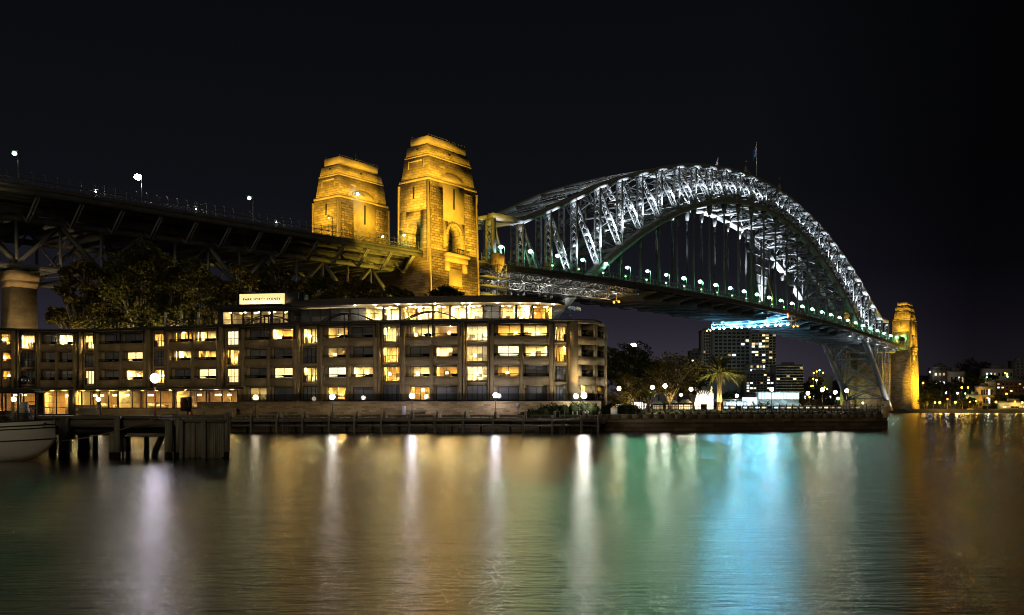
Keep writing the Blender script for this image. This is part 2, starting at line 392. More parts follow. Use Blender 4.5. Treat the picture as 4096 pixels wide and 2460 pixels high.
# chords: one swept box each, east truss then west truss
m = MB(); m.sweep(list(zip(NS, ZU)), 3.0, 2.0); uc = m.build('upper_chord', M['steel'], bridge); place(uc, 0, 30)
m = MB(); m.sweep(list(zip(NS, ZL)), 3.2, [3.6-.09*min(i, 28-i) for i in range(29)]); lc = m.build('lower_chord', M['steel'], bridge); place(lc, 0, 30)
for i in range(29):                                                   # verticals
    m = MB(); lattice_member((NS[i], ZL[i]+1.2), (NS[i], ZU[i]-1.0), m, leg=(1.0 if i else 2.2, .5))
    o = m.build('vertical_post', M['steel'], bridge); place(o, 0, 30)
for i in range(28):                                                   # diagonals fall towards the middle
    if i < 14: a, b = (NS[i], ZU[i]-1), (NS[i+1], ZL[i+1]+1.5)
    else: a, b = (NS[i], ZL[i]+1.5), (NS[i+1], ZU[i+1]-1)
    m = MB(); lattice_member(a, b, m, leg=(.9, .45), gap=1.25, pitch=3.0)
    o = m.build('diagonal_brace', M['steel'], bridge); place(o, 0, 30)
for i in range(29):                                                   # hangers down to the deck
    zd = zdeck(NS[i])
    if ZL[i] > zd+6:
        m = MB()
        for t in (-.36, .36): m.box(NS[i]-.2, NS[i]+.2, t-.11, t+.11, zd, ZL[i]-1.4)
        m.box(NS[i]-.06, NS[i]+.06, -.24, .24, zd, ZL[i]-7)
        m.frus(NS[i]-.3, NS[i]+.3, -.75, .75, ZL[i]-6.5, NS[i]-.5, NS[i]+.5, -1.5, 1.5, ZL[i]-1.2)
        o = m.build('hanger', M['steel_dark'], bridge); place(o, 0, 30)
for i in range(29):                                                   # struts and sway frames between the two trusses
    m = MB(); x = NS[i]
    m.bar((x, 1.5, ZU[i]-.2), (x, 28.5, ZU[i]-.2), 1.0, 1.2, (1, 0, 0))
    if ZL[i] > zdeck(x)+9:
        m.bar((x, 1.6, ZL[i]), (x, 28.4, ZL[i]), 1.0, 1.4, (1, 0, 0))
        za, zb = ZL[i]+.7, ZU[i]-1
        if zb-za > 12: zm = za+ (zb-za)*.5
        else: zm = None
        for p, q in (((za, zm), (zm, zb)) if zm else ((za, zb),)):
            m.bar((x, 1.5, p), (x, 28.5, q), .5, .5, (1, 0, 0)); m.bar((x+.3, 28.5, p), (x+.3, 1.5, q), .5, .5, (1, 0, 0))
        if zm: m.bar((x, 1.6, zm), (x, 28.4, zm), .7, .8, (1, 0, 0))
    m.build('sway_frame', M['steel'], bridge)
for i in range(28):                                                   # lateral bracing in the plane of the upper and lower chords
    for Z, ok in ((ZU, True), (ZL, ZL[i] > zdeck(NS[i])+9 and ZL[i+1] > zdeck(NS[i+1])+9)):
        if not ok: continue
        m = MB()
        for (ya, yb, o) in ((1.6, 28.4, 0), (28.4, 1.6, .35)):
            a = Vector((NS[i], ya, Z[i]+o)); b = Vector((NS[i+1], yb, Z[i+1]+o)); n = 9; d = (b-a)
            w = Vector((0, 0, 1))
            for k in (-1, 1): m.bar(a+w*k*.45, b+w*k*.45, .45, .18)
            for k in range(n): m.bar(a+d*(k/n)+w*(.45 if k % 2 else -.45), a+d*((k+1)/n)+w*(-.45 if k % 2 else .45), .2, .14)
        m.build('lateral_brace', M['steel'], bridge)
# deck
xs = [-21+ (545/60)*k for k in range(61)]
m = MB(); m.sweep([(x, zdeck(x)-.35) for x in xs], (-9.6, 39.6), .7); m.build('deck', M['deck_conc'], bridge)
m = MB()
for t in (-9.4, -2.2, 32.2, 39.4): m.sweep([(x, zdeck(x)-1.4) for x in xs], (t-.15, t+.15), 1.35)
for t in (2, 6, 10, 15, 20, 24, 28): m.sweep([(x, zdeck(x)-1.25) for x in xs], (t-.2, t+.2), 1.05)
m.build('stringer', M['steel_dark'], bridge)
m = MB()
for k in range(-2, 59):
    x = k*PAN/2
    if -20 < x < 523:
        z = zdeck(x); big = k % 2 == 0
        d = 5.2 if big else 2.6
        m.box(x-.3, x+.3, -1.5, 31.5, z-d, z-1.95)
        for s, t0, t1 in ((1, -1.5, -9.2), (-1, 31.5, 39.2)):
            m.add([(x-.2, t0, z-d*.8), (x+.2, t0, z-d*.8), (x+.2, t0, z-1.95), (x-.2, t0, z-1.95), (x-.2, t1, z-2.35), (x+.2, t1, z-2.35), (x+.2, t1, z-2.1), (x-.2, t1, z-2.1)], MB.BF)
m.build('cross_girder', M['steel'], bridge)
# bottom laterals under the deck: flat soffit plates catch the light of the maintenance gantry
m = MB()
for k in range(0, 28):
    x = k*PAN; z = zdeck(x)-5.0; z2 = zdeck(x+PAN)-5.0
    m.bar((x, 0, z), (x+PAN, 30, z2), .6, .4); m.bar((x, 30, z-.5), (x+PAN, 0, z2-.5), .6, .4)
m.build('floor_bracing', M['steel'], bridge)
def railing(xa, xb, t, name='railing', parent=None, out=-1):
    m = MB(); x = xa
    while x < xb:
        z = zdeck(x)
        m.path([(x, t, z), (x, t, z+2.2), (x, t-out*.25, z+2.75), (x, t-out*.75, z+2.9)], .055, 4)
        x += 2.6
    n = int((xb-xa)/9); st = (xb-xa)/n
    for h, w in ((1.25, .14), (.15, .12), (2.3, .06)):
        m.sweep([(xa+k*st, zdeck(xa+k*st)+h) for k in range(n+1)], (t-w/2, t+w/2), w)
    k = xa
    while k < xb:                                                     # crossed wire panels
        z = zdeck(k)
        m.bar((k, t, z+.2), (k+1.3, t, z+1.2), .05, .05); m.bar((k+1.3, t, z+.2), (k, t, z+1.2), .05, .05); k += 1.3
    return m.build(name, M['rail'], parent)
railing(-17, 522, -9.5, parent=bridge); railing(-17, 522, 39.5, parent=bridge, out=1)
# inspection trusses hung under the east footway, brightly work-lit at both ends
def service_truss(xa, xb, t, drop, name):
    m = MB(); n = int((xb-xa)/3.0); st = (xb-xa)/n
    for h in (drop, drop-2.2):
        m.sweep([(xa+k*st, zdeck(xa+k*st)-h) for k in range(n+1)], (t-.2, t+.2), .32)
    for k in range(n):
        x = xa+k*st; za, zb = zdeck(x), zdeck(x+st)
        m.bar((x, t, za-drop), (x+st, t, zb-drop+2.2), .18, .18) if k % 2 else m.bar((x, t, za-drop+2.2), (x+st, t, zb-drop), .18, .18)
        m.bar((x, t, za-drop), (x, t, za-drop+2.2), .18, .18)
        m.bar((x, t-.1, za-drop), (x, t+5, za-drop-.6), .2, .2); m.bar((x, t, za-drop+2.2), (x+st, t+4.6, zb-drop+1.6), .15, .15)
    m.build(name, M['steel_lit'], bridge)
service_truss(-14, 92, -8.2, 4.6, 'inspection_truss'); service_truss(-14, 78, -2.4, 7.2, 'inspection_truss'); service_truss(380, 505, -8.4, 4.4, 'inspection_truss')
# low-level bearing girders at each end below the deck
m = MB()
for t in (0, 30):
    m.sweep([(x, 43.5) for x in (-12, 20, 58)], (t-.7, t+.7), 1.3)
    for x in range(-10, 56, 3): m.bar((x, t-.75, 42.2), (x+2, t-.75, 44.4), .3, .2)
m.bar((0, 0, 43.5), (18, 30, 43.5), 1, .8); m.bar((18, 0, 43.5), (36, 30, 43.5), 1, .8); m.bar((18, 30, 42.6), (36, 0, 42.6), 1, .8)
m.build('bottom_girder', M['steel_lit'], bridge)
# braced portal between the lower chords below the far end of the deck
m = MB()
pp = [(s, zlow(s)) for s in (408, 435, 462, 488, 500)]
for k in range(len(pp)-1):
    (xa, za), (xb, zb) = pp[k], pp[k+1]
    for (ya, yb, o) in ((1.6, 28.4, 0), (28.4, 1.6, .5)):
        a = Vector((xa, ya, za+o)); b = Vector((xb, yb, zb+o))
        for q in (-1, 1): m.bar(a+Vector((0, 0, q*.8)), b+Vector((0, 0, q*.8)), .8, .6)
        for j in range(8): m.bar(a+(b-a)*(j/8)+Vector((0, 0, .8 if j % 2 else -.8)), a+(b-a)*((j+1)/8)+Vector((0, 0, -.8 if j % 2 else .8)), .4, .3)
    m.bar((xb, 1.6, zb), (xb, 28.4, zb), 1.0, 1.0, (1, 0, 0))
m.build('portal_brace', M['steel'], bridge)
for s in (2, 501):
    for t in (0, 30): m = MB(); m.frus(s-5, s+5, t-4, t+4, 2.0, s-2.2, s+2.2, t-2.4, t+2.4, ZL[0]+1); m.build('bearing_block', M['plainstone'], bridge)

# floodlights of the trusses (lamps standing on the lower chord and the footway)
for i in range(0, 28):
    zb = max(ZL[i]+2.0, zdeck(NS[i])+1.5); hgt = max(8, ZU[i]-zb); sg = -1 if i < 14 else 1
    pw = 1500*hgt**1.8*((.13 if i < 3 else .20) if i < 14 else .14)
    lamp('truss_floodlight', 'SPOT', (NS[i], -4.4, zb-.8), pw, (.86, .94, 1), bridge, (NS[i], -1.6, zb+hgt*(.5 if i < 14 else .38)), .25, 24, .8)
    j = i-1 if i < 15 else i+1
    if 0 <= j <= 28: lamp('brace_floodlight', 'SPOT', (NS[i]+sg*.6, -4.6, zb-.4), pw*1.5, (.86, .94, 1), bridge, ((NS[i]+NS[j])/2, -1.5, (zb+ZU[j])/2), .25, 25, .8)
    xm = NS[i]+PAN/2; zm = max(zlow(xm)+2.5, zdeck(xm)+1.2); hm = max(8, float(np.interp(xm, NS, ZU))-zm)
    lamp('added_panel_spot', 'SPOT', (xm, 0, zm), ((12 if i < 3 else 25) if i < 13 else 24)*hm**2, (.86, .94, 1), bridge, (xm+(4 if i < 14 else 1), 0, zm+hm), .3, 115, .7)  # spots added to give the lattice an even wash
    if i % 2 == 0: lamp('inner_floodlight', 'SPOT', (NS[i], 7, zb), 2600*(hgt/25)**1.3, (.80, .90, 1), bridge, (NS[i], 29, (zb+ZU[i])/2+4), .4, 95, .8)
for i in range(7, 28, 2):                                             # along the deck, up at the underside of the west lower chord
    x = NS[i]+PAN/2; d = max(6, zlow(x)-zdeck(x))
    lamp('arch_floodlight', 'SPOT', (x, 19, zdeck(x)+1.2), 420*d*d+5000, (.88, .95, 1), bridge, (x, 30, zlow(x)), .4, 40, .8)
for x, pw in ((-2, 2000), (12, 2600), (27, 2600), (44, 2200), (60, 1800), (76, 1300)):
    lamp('work_light', 'POINT', (x, -5.2, zdeck(x)-5.6), pw*.6, (1, .93, .76), bridge, size=.3)
for x in (388, 408, 430, 452, 474, 496): lamp('work_light', 'POINT', (x, -6.6, zdeck(x)-4.9), 1100, (.85, .95, 1), bridge, size=.3)
for x in (505,): lamp('foot_light', 'SPOT', (x+2, -9, 4), 16000, (.85, .92, 1), bridge, (497, 1, 18), .5, 80, .8); lamp('foot_light', 'SPOT', (x+2, 22, 4), 16000, (.85, .92, 1), bridge, (497, 30, 18), .5, 80, .8)

# ------------------------------------------------------------------ pylons
def pylon(name, label, s0, s1, t0, t1, face):
    """s0..s1, t0..t1 outer plan at deck height; face = -1 when the outer face looks to -t"""
    cs, ct = (s0+s1)/2, (t0+t1)/2; hx, hy = (s1-s0)/2, (t1-t0)/2
    c = BW(cs, ct, 0); root = thing(name, label, 'bridge tower', c, BRZ, 'stone bridge towers')
    # insets by height
    prof = [(0, -1.5), (20, -.9), (54, 0), (74.6, .5)]
    m = MB()
    def ring(z0, i0, z1, i1): m.frus(-hx+i0, hx-i0, -hy+i0, hy-i0, z0, -hx+i1, hx-i1, -hy+i1, hy-i1, z1)
    arch_s = [(-3.1, 52.9)]+[(-3.1*math.cos(math.pi*k/12), 58.4+3.1*math.sin(math.pi*k/12)) for k in range(13)]+[(3.1, 52.9)]
    ring(0, -1.5, 52.9, 0.0); ring(65, .26, 74.2, .5)
    # storey of the arches: four corner piers, then filled heads
    a = 3.1
    for sx in (-1, 1):
        for sy in (-1, 1):
            xs_ = sorted((sx*a, sx*(hx-.02))); ys_ = sorted((sy*a, sy*(hy-.02)))
            m.frus(xs_[0], xs_[1], ys_[0], ys_[1], 52.9, xs_[0]+(.24 if sx < 0 else 0), xs_[1]-(.24 if sx > 0 else 0), ys_[0]+(.24 if sy < 0 else 0), ys_[1]-(.24 if sy > 0 else 0), 65)
    head = [(a, 65), (-a, 65)]+[(-a*math.cos(math.pi*k/12), 58.4+a*math.sin(math.pi*k/12)) for k in range(13)]
    for y0, y1 in ((-hy+.27, -a), (a, hy-.27)): m.extr(head, y0, y1)
    mm = MB(); mm.M = Matrix.Rotation(math.pi/2, 4, 'Z')
    for y0, y1 in ((-hx+.27, -a), (a, hx-.27)): mm.extr(head, y0, y1)
    b = len(m.V); m.V.extend(mm.V); m.F.extend([tuple(b+i for i in f) for f in mm.F]); m.m.extend(mm.m)
    m.box(-a, a, -a, a, 61.6, 64.9)
    ring(75.0, .85, 82.0, 1.65); ring(82.5, 1.8, 85.6, 2.25)
    m.build('shaft', M['ashlar'], root)
    m = MB()
    def band(z0, z1, i): m.box(-hx+i, hx-i, -hy+i, hy-i, z0, z1)
    band(74.2, 75.0, .38); band(82.0, 82.5, 1.58)
    m.build('cornice', M['plainstone'], root)
    m = MB(); band(85.6, 86.05, 3.6); m.build('shadow_gap', M['voidm'], root)  # recess coloured near-black for the shade under the parapet
    m = MB(); band(86.05, 88.6, 2.95); m.build('parapet', M['plainstone'], root)
    m = MB()
    for k in range(13):
        f = -1+2*k/12
        for sy in (-1, 1): m.box(f*(hx-3.3)-.04, f*(hx-3.3)+.04, sy*(hy-3.2)-.04, sy*(hy-3.2)+.04, 88.6, 89.2)
    for sy in (-1, 1): m.box(-hx+3.2, hx-3.2, sy*(hy-3.2)-.03, sy*(hy-3.2)+.03, 89.2, 89.25)
    m.build('roof_rail', M['rail'], root)
    # broad faces: rough corner panels, a raised middle bay with a segmental head, slit windows
    m = MB()
    def slab(x0, x1, z0, z1, f, d, d2=None):
        """a slab on the +-y face following its batter"""
        def inset(z):
            return np.interp(z, [0, 52.9, 65, 74.6], [-1.5, 0, .26, .5])
        ya, yb = f*(hy-inset(z0)), f*(hy-inset(z1)); o = f*d
        m.add([(x0, ya-f*.3, z0), (x1, ya-f*.3, z0), (x1, ya+o, z0), (x0, ya+o, z0), (x0, yb-f*.3, z1), (x1, yb-f*.3, z1), (x1, yb+o, z1), (x0, yb+o, z1)], MB.BF)
    for f in (-1, 1):
        slab(-hx+1.3, -a-2.3, 54.5, 72.6, f, .35); slab(a+2.3, hx-1.3, 54.5, 72.6, f, .35)
        slab(-hx+1.0, hx-1.0, 8, 51.2, f, .35)
    m.build('rough_panel', M['rock'], root)
    m = MB()
    for f in (-1, 1):
        slab(-hx+.1, -hx+.75, 0, 73.4, f, .28); slab(hx-.75, hx-.1, 0, 73.4, f, .28)
        ya = f*(hy-.25)
        m.extr([(-5.1, 62.47), (5.1, 62.47), (5.1, 74.18), (-5.1, 74.18)], *(sorted((ya-f*1.6, ya+f*.12))))
        poly = [(-5.1, 75.02), (5.1, 75.02), (5.1, 76.6), (3.4, 77.4), (1.7, 77.85), (0, 78), (-1.7, 77.85), (-3.4, 77.4), (-5.1, 76.6)]
        m.extr(poly, *(sorted((f*(hy-2.4), f*(hy-.72)))))
        for x0, x1 in ((-5.1, -a-.02), (a+.02, 5.1)): slab(x0, x1, 53, 62.44, f, .14)
        # archivolt
        for r, o in ((a+.9, .55),):
            pts = [(r*math.cos(math.pi*k/14), 58.4+r*math.sin(math.pi*k/14)) for k in range(15)]; inn = [(a*math.cos(math.pi*k/14), 58.4+a*math.sin(math.pi*k/14)) for k in range(14, -1, -1)]
            for k in range(14):
                q = [pts[k], pts[k+1], inn[13-k], inn[14-k]]; m.extr(q, *(sorted((f*(hy-.6), f*(hy+.30)))))
        m.box(-5.4, 5.4, *sorted((f*(hy-.5), f*(hy+2.2))), 51.3, 52.3)              # balcony slab and its corbels
        m.box(-5.0, 5.0, *sorted((f*(hy-.5), f*(hy+1.6))), 49.6, 51.28)
        for x in (-4.2, 4.2): m.box(x-.8, x+.8, *sorted((f*(hy-.5), f*(hy+1.3))), 46.8, 49.58)
        m.box(-3.1, 3.1, *sorted((f*(hy+.2), f*(hy+.65))), 41.6, 47.6)              # blank plaque
    m.build('middle_bay', M['plainstone'], root)
    def slit(*a): q = MB(); q.box(*a); q.build('slit_window', M['voidm'], root)
    for f in (-1, 1):
        slit(-.35, .35, *sorted((f*(hy-.9), f*(hy-.08))), 66.6, 73.2)
        slit(-.5, .5, *sorted((f*(hy-2.6), f*(hy-2.02))), 83.4, 84.6)
        slit(*sorted((f*(hx-.9), f*(hx-.36))), -.35, .35, 67, 72.6); slit(*sorted((f*(hx-2.6), f*(hx-2.08))), -.45, .45, 83.3, 84.9)
        for x in (-1.6, 1.6): slit(x-.3, x+.3, *sorted((f*(hy+.2), f*(hy+1.05))), 27, 33)
    m = MB()
    for f in (-1, 1):
        for x in range(-5, 6): m.box(x-.05, x+.05, *sorted((f*(hy+2.0), f*(hy+2.1))), 52.3, 53.6)
        m.box(-5.2, 5.2, *sorted((f*(hy+2.0), f*(hy+2.1))), 53.6, 53.72)
        for x in (-5.15, 5.15): m.box(x-.05, x+.05, *sorted((f*(hy+.1), f*(hy+2.0))), 53.5, 53.6)
    m.build('balcony_rail', M['iron'], root)
    m = MB()                                                            # raised frame on the upper ends of the short faces
    for f in (-1, 1):
        for y in (-3.1, 3.1): m.box(*sorted((f*(hx-2.2), f*(hx-1.25))), y-.25, y+.25, 76, 81)
        m.box(*sorted((f*(hx-2.2), f*(hx-1.35))), -3.35, 3.35, 80.6, 81.1)
        for y0, y1 in ((-hy+.1, -hy+.7), (hy-.7, hy-.1)): m.box(*sorted((f*(hx-.6), f*(hx+.12))), y0, y1, 20, 73.4)
    m.build('pilaster_strip', M['plainstone'], root)
    return root
G0, GL, Q, PWID = 21.4, 24.2, 11.64, 13.24
py_se = pylon('stone_pylon', 'tallest floodlit sandstone pylon, in front of the near end of the arch', -G0-GL, -G0, -Q, PWID-Q, -1)
py_sw = pylon('stone_pylon', 'floodlit sandstone pylon with a mast on its roof, behind the approach railing', -G0-GL, -G0, 30+Q-PWID, 30+Q, 1)
py_ne = pylon('stone_pylon', 'small far floodlit sandstone pylon at the low end of the arch', 503+G0, 503+G0+GL, -Q, PWID-Q, -1)
py_nw = pylon('stone_pylon', 'far pylon mostly hidden behind the arch lattice at its low end', 503+G0, 503+G0+GL, 30+Q-PWID, 30+Q, 1)
m = MB(); m.tube((2, 0, 88.6), (2, 0, 92.5), .06, n=5); m.build('mast', M['rail'], py_sw)
# abutment wall between the far pylons
ab = thing('bridge_abutment', 'sandstone abutment wall seen through the crossed braces under the far deck', 'abutment', BW(533, 15, 0), BRZ)
m = MB(); m.frus(-14, 14, -13.2, 13.2, 0, -12, 12, -13.2, 13.2, 47.5); m.build('wall', M['ashlar'], ab)
ab = thing('bridge_abutment', 'dark abutment wall between the two near pylons under the approach', 'abutment', BW(-33, 15, 0), BRZ)
m = MB(); m.frus(-11, 11, -13.2, 13.2, 0, -10, 10, -13.2, 13.2, 47.5); m.build('wall', M['ashlar'], ab)

SODF = (1, .61, .045)
def flood(s, t, z, ts, tt, tz, pw, ang=60, col=SODF): lamp('pylon_floodlight', 'SPOT', BW(s, t, z), pw, col, None, BW(ts, tt, tz), 1.0, ang, .7)
PB = 2.0
for q in (-34, -10): flood(q, -54, 9, -33, -Q, 42, 80000*PB, 56); flood(q, -46, 9, -32, -Q, 24, 52000*PB, 54)
# two unseen spots added over the hotel roof to light the near pylons evenly
def added_roof_flood(x, y, z, tgt, pw, ang): lamp('added_roof_floodlight', 'SPOT', (x, y, z), pw, SODF, None, tgt, .8, ang, .35)
added_roof_flood(6, 168, 21, BW(-33, -8, 71), 1500000, 21); added_roof_flood(6, 168, 21, BW(-33, 34, 75), 900000, 14)
flood(-76, -11.4, 51.5, -46, -5, 75, 24000*PB, 44); flood(-68, -11.4, 52, -44, -5, 84, 9000*PB, 40)
flood(-82, 40, 54.5, -46, 35.5, 66, 62000*PB, 62); flood(-78, 40, 54.5, -42, 35.5, 82, 14000*PB, 42)
flood(-48, 4, 57, -38, 29, 66, 9000*PB, 90); flood(-22, 6, 57, -28, 29, 68, 9000*PB, 90); flood(-34, 6, 57, -34, 30, 82, 16000*PB, 60)
for q in (532, 562): flood(q, -50, 9, 535, -Q, 46, 150000*PB, 74); flood(q, -42, 8, 536, -Q, 20, 80000*PB, 70)
flood(492, -11.5, 53, 524, -5, 76, 80000*PB, 46); flood(490, 43, 53, 524, 36, 74, 60000*PB, 50)

# ------------------------------------------------------------------ approach viaduct and its pier
via = thing('approach_viaduct', 'dark steel approach viaduct on trusses running in behind the fig trees', 'viaduct', (BX, BY, 0), BRZ)
VA, VB = -300, -46
vx = [VA+(VB-VA)*k/26 for k in range(27)]
m = MB(); m.sweep([(x, zdeck(x)-.35) for x in vx], (-9.6, 39.6), .7); m.build('deck', M['deck_conc'], via)
m = MB()
for t in (-9.4, -5.6, -2.0, 32.0, 39.4): m.sweep([(x, zdeck(x)-1.3) for x in vx], (t-.15, t+.15), 1.2)
m.sweep([(x, zdeck(x)-3.3) for x in vx], (-1.85, -1.6), 2.4)
m.sweep([(x, zdeck(x)-2.9) for x in vx], (-2.7, -2.5), .3)
m.build('edge_girder', M['steel_dark'], via)
railing(VA, VB-.5, -9.5, parent=via)
TOP = [-58.9-19.05*k for k in range(12)]
def vtop(x): return zdeck(x)-5.2
def vbot(x): return zdeck(x)-15.5
for t in (0, 30):
    m = MB(); m.sweep([(x, vtop(x)) for x in (VA, -172, -58.9, -48)], (t-.6, t+.6), 1.3); m.build('top_chord', M['steel'], via)
    m = MB(); m.sweep([(x, vbot(x)) for x in (VA, -172, -68)], (t-.6, t+.6), 1.2); m.build('bottom_chord', M['steel'], via)
    for x in TOP:
        for d in (-9.5, 9.5):
            if x+d > -49: continue
            m = MB(); m.bar((x, t, vtop(x)-.6), (x+d, t, vbot(x+d)+.6), .9, .8, (0, 1, 0)); m.build('diagonal_brace', M['steel'], via)
        m = MB(); m.bar((x, t, vtop(x)-.65), (x, t, vbot(x)+.6), .55, .5, (0, 1, 0)); m.build('vertical_post', M['steel'], via)
        m = MB(); m.bar((x-9.5, t, vtop(x-9.5)-.65), (x-9.5, t, vbot(x-9.5)+.6), .6, .6, (0, 1, 0)); m.build('vertical_post', M['steel'], via)
for k in range(26):                                                    # cross frames between the trusses, and cantilever brackets
    x = -49.5-9.5*k
    m = MB(); z0, z1 = vbot(x), vtop(x)
    m.bar((x, .6, z1), (x, 29.4, z1), .6, .9, (1, 0, 0)); m.bar((x, .6, z0), (x, 29.4, z0), .5, .6, (1, 0, 0))
    m.bar((x, .6, z0), (x, 15, z1), .35, .35, (1, 0, 0)); m.bar((x, 29.4, z0), (x, 15, z1), .35, .35, (1, 0, 0))
    m.box(x-.25, x+.25, -1.6, 31.6, zdeck(x)-4.5, zdeck(x)-1.95)
    m.bar((x, .6, z0+.1), (x-9.5, 29.4, z0), .35, .3)
    m.build('cross_frame', M['steel'], via)
    m = MB(); zd = zdeck(x)
    a, b = Vector((x, -9.0, zd-1.9)), Vector((x, -4.6, zd-6.6))
    for w in (-.35, .35): m.bar(a+Vector((w, 0, 0)), b+Vector((w, 0, 0)), .16, .5, (1, 0, 0))
    for j in range(6): m.bar(a+(b-a)*(j/6)+Vector((-.35 if j % 2 else .35, 0, 0)), a+(b-a)*((j+1)/6)+Vector((.35 if j % 2 else -.35, 0, 0)), .12, .3)
    m.bar(b, (x, -1.7, zd-4.4), .3, .4, (1, 0, 0))
    m.build('bracket', M['steel_lit'], via)
pier = thing('stone_pier', 'granite pier carrying the viaduct truss at the edge of the frame', 'pier', BW(-163, 0, 0), BRZ)
m = MB(); m.frus(-3.3, 3.3, -2.8, 2.8, 0, -2.6, 2.6, -2.2, 2.2, 29.2); m.build('shaft', stone('granite_pier', (.36, .29, .18), 1.6, .75, .15, .4, .02, dark=.7), pier)
m = MB(); m.frus(-2.6, 2.6, -2.2, 2.2, 29.2, -3.0, 3.0, -2.6, 2.6, 30.6); m.box(-3.0, 3.0, -2.6, 2.6, 30.6, 32.6); m.build('capital', M['plainstone'], pier)
m = MB(); m.box(-1.6, 1.6, -1.2, 1.2, 32.6, zdeck(-163)-16.15); m.build('bearing', M['steel_dark'], pier)
lamp('pier_floodlight', 'SPOT', BW(-172, -26, 4), 30000, (1, .66, .30), None, BW(-163, 0, 22), .5, 42)
# ------------------------------------------------------------------ lamps, flags and works on the bridge
GRN = (.26, 1, .50)
def deck_lamp(s, t, h, emat, label, group, power, col, r=.55, arm=1.6, cat='lamp', name='deck_lamp', post=True, out=0):
    p = BW(s, t, zdeck(s)); o = thing(name, label, cat, p, BRZ, group)
    if post:
        m = MB(); m.path([(0, 0, 0), (0, 0, h*.6), (0, 0, h), (0, arm*.35, h+.35), (0, arm, h+.4)], [.14, .11, .09, .07, .06], 6); m.build('post', M['rail'], o)
    m = MB(); m.box(-.5, .5, arm-.35, arm+.35, h+.42, h+.62); m.build('hood', M['rail'], o)
    m = MB(); m.ball((0, arm, h-.05), r, 8, .8); b = m.build('lamp_globe', emat, o, True)
    if out: lamp('lamp_light', 'SPOT', (0, arm-1.3, h-.6), power*out, col, o, (0, arm-9, h-4.2), .5, 150, .6)
    lamp('lamp_light', 'POINT', (0, arm, h-1.0-r), power, col, o, size=.35)
    return o
for k in range(30):
    s = 3.4+PAN*k*.998
    deck_lamp(s, -3.6, 7.6, M['green'], 'green white road lamp on the arch deck, %s from the near pylon' % nth(k+1), 'road lamps along the arch bridge deck', 420, GRN, r=.88 if k < 8 else 1.12, out=(9 if k < 5 else 26))
for k in range(14):
    s = 25.5+PAN*k
    deck_lamp(s, -9.2, 2.1, M['greens'], 'small green footway lamp on the bridge railing, %s from the near pylon' % nth(k+1), 'footway lamps on the bridge railing', 140, (.45, 1, .42), r=.5, arm=.2, name='footway_lamp')
deck_lamp(-165, -3.6, 8, M['green'], 'green street lamp high on the viaduct above the granite pier', 'street lamps on the viaduct', 420, GRN, r=.52)
deck_lamp(-136.7, -3.6, 8, M['whitelamp'], 'dazzling white street lamp on the viaduct, brightest lamp against the sky', 'street lamps on the viaduct', 3600, (1, .9, .75), r=.9)
deck_lamp(-105, -3.6, 8, M['green'], 'green street lamp on a tall post over the middle of the viaduct', 'street lamps on the viaduct', 420, GRN, r=.52)
deck_lamp(-77.4, -3.6, 6.6, M['sodium'], 'yellow street lamp on an arm in front of the masted pylon', 'street lamps on the viaduct', 700, (1, .65, .2), r=.3)
deck_lamp(-55.7, -3.6, 4.0, M['green'], 'green lamp low over the viaduct railing between the two near pylons', 'street lamps on the viaduct', 700, GRN, r=.42)
deck_lamp(-48.2, -5.4, 5.2, M['green'], 'green lamp hanging in the arched passage of the tallest pylon', 'street lamps on the viaduct', 260, GRN, r=.42)
for s, w in ((-150.8, 'above the crown of the leftmost fig tree'), (-125.6, 'between the white and green street lamps'), (-101.5, 'just left of the masted pylon')):
    deck_lamp(s, -9.0, 1.3, M['whitelamp'], 'tiny white lamp behind the viaduct railing '+w, 'footway lamps on the viaduct', 160, (.95, .95, 1), r=.2, arm=.2, name='footway_lamp', post=True)
o = thing('floodlight', 'blue white floodlight shining on the face of the masted pylon', 'floodlight', BW(-38, 27.9, 76.2), BRZ)
m = MB(); m.ball((0, -.5, 0), .45, 8); m.build('lens', M['led'], o, True); m = MB(); m.box(-.3, .3, -.4, .9, -.35, -.15); m.box(.5, 3.6, -.5, -.2, -.2, .1); m.build('housing', M['steel_lit'], o)

def flag_on(s, t, zt, label, sg):
    z0 = ZU[0]*0+float(np.interp(s, NS, ZU))+1.0
    o = thing('flag', label, 'flag', BW(s, t, z0), BRZ, 'flags on top of the arch')
    m = MB(); m.tube((0, 0, 0), (0, 0, zt-z0), .22, .12, 6); m.ball((0, 0, zt-z0), .3, 6); m.build('flagpole', M['white'], o)
    m = MB(); H = zt-z0-.6; n = 8; rows = 5
    pts = [[(-(.1+k*.55+.0), .5*math.sin(k*.9)*k/n, H-j*1.15-k*.62) for k in range(n+1)] for j in range(rows+1)]
    for j in range(rows):
        for k in range(n):
            m.cur = 0
            if j < 3 and k < 4: m.cur = 1 if (j+k) % 2 else 2
            m.add([pts[j][k], pts[j][k+1], pts[j+1][k+1], pts[j+1][k]], [(0, 1, 2, 3)])
    lamp('flag_light', 'SPOT', (3, -4, 1), 9000, (.9, .95, 1), o, (-1.5, 0, H), .3, 40)  # spot added to brighten the cloth
    m.build('flag_cloth', [mat('flag_blue', (.08, .16, .45), .8, .1), mat('flag_red', (.5, .05, .05), .8, .1), M['white']], o)
flag_on(241, 0, 152.5, 'flag blowing on the tall white pole at the crown of the near truss', 1)
flag_on(256, 30, 152, 'flag on the shorter pole showing behind the arch crown', 1)
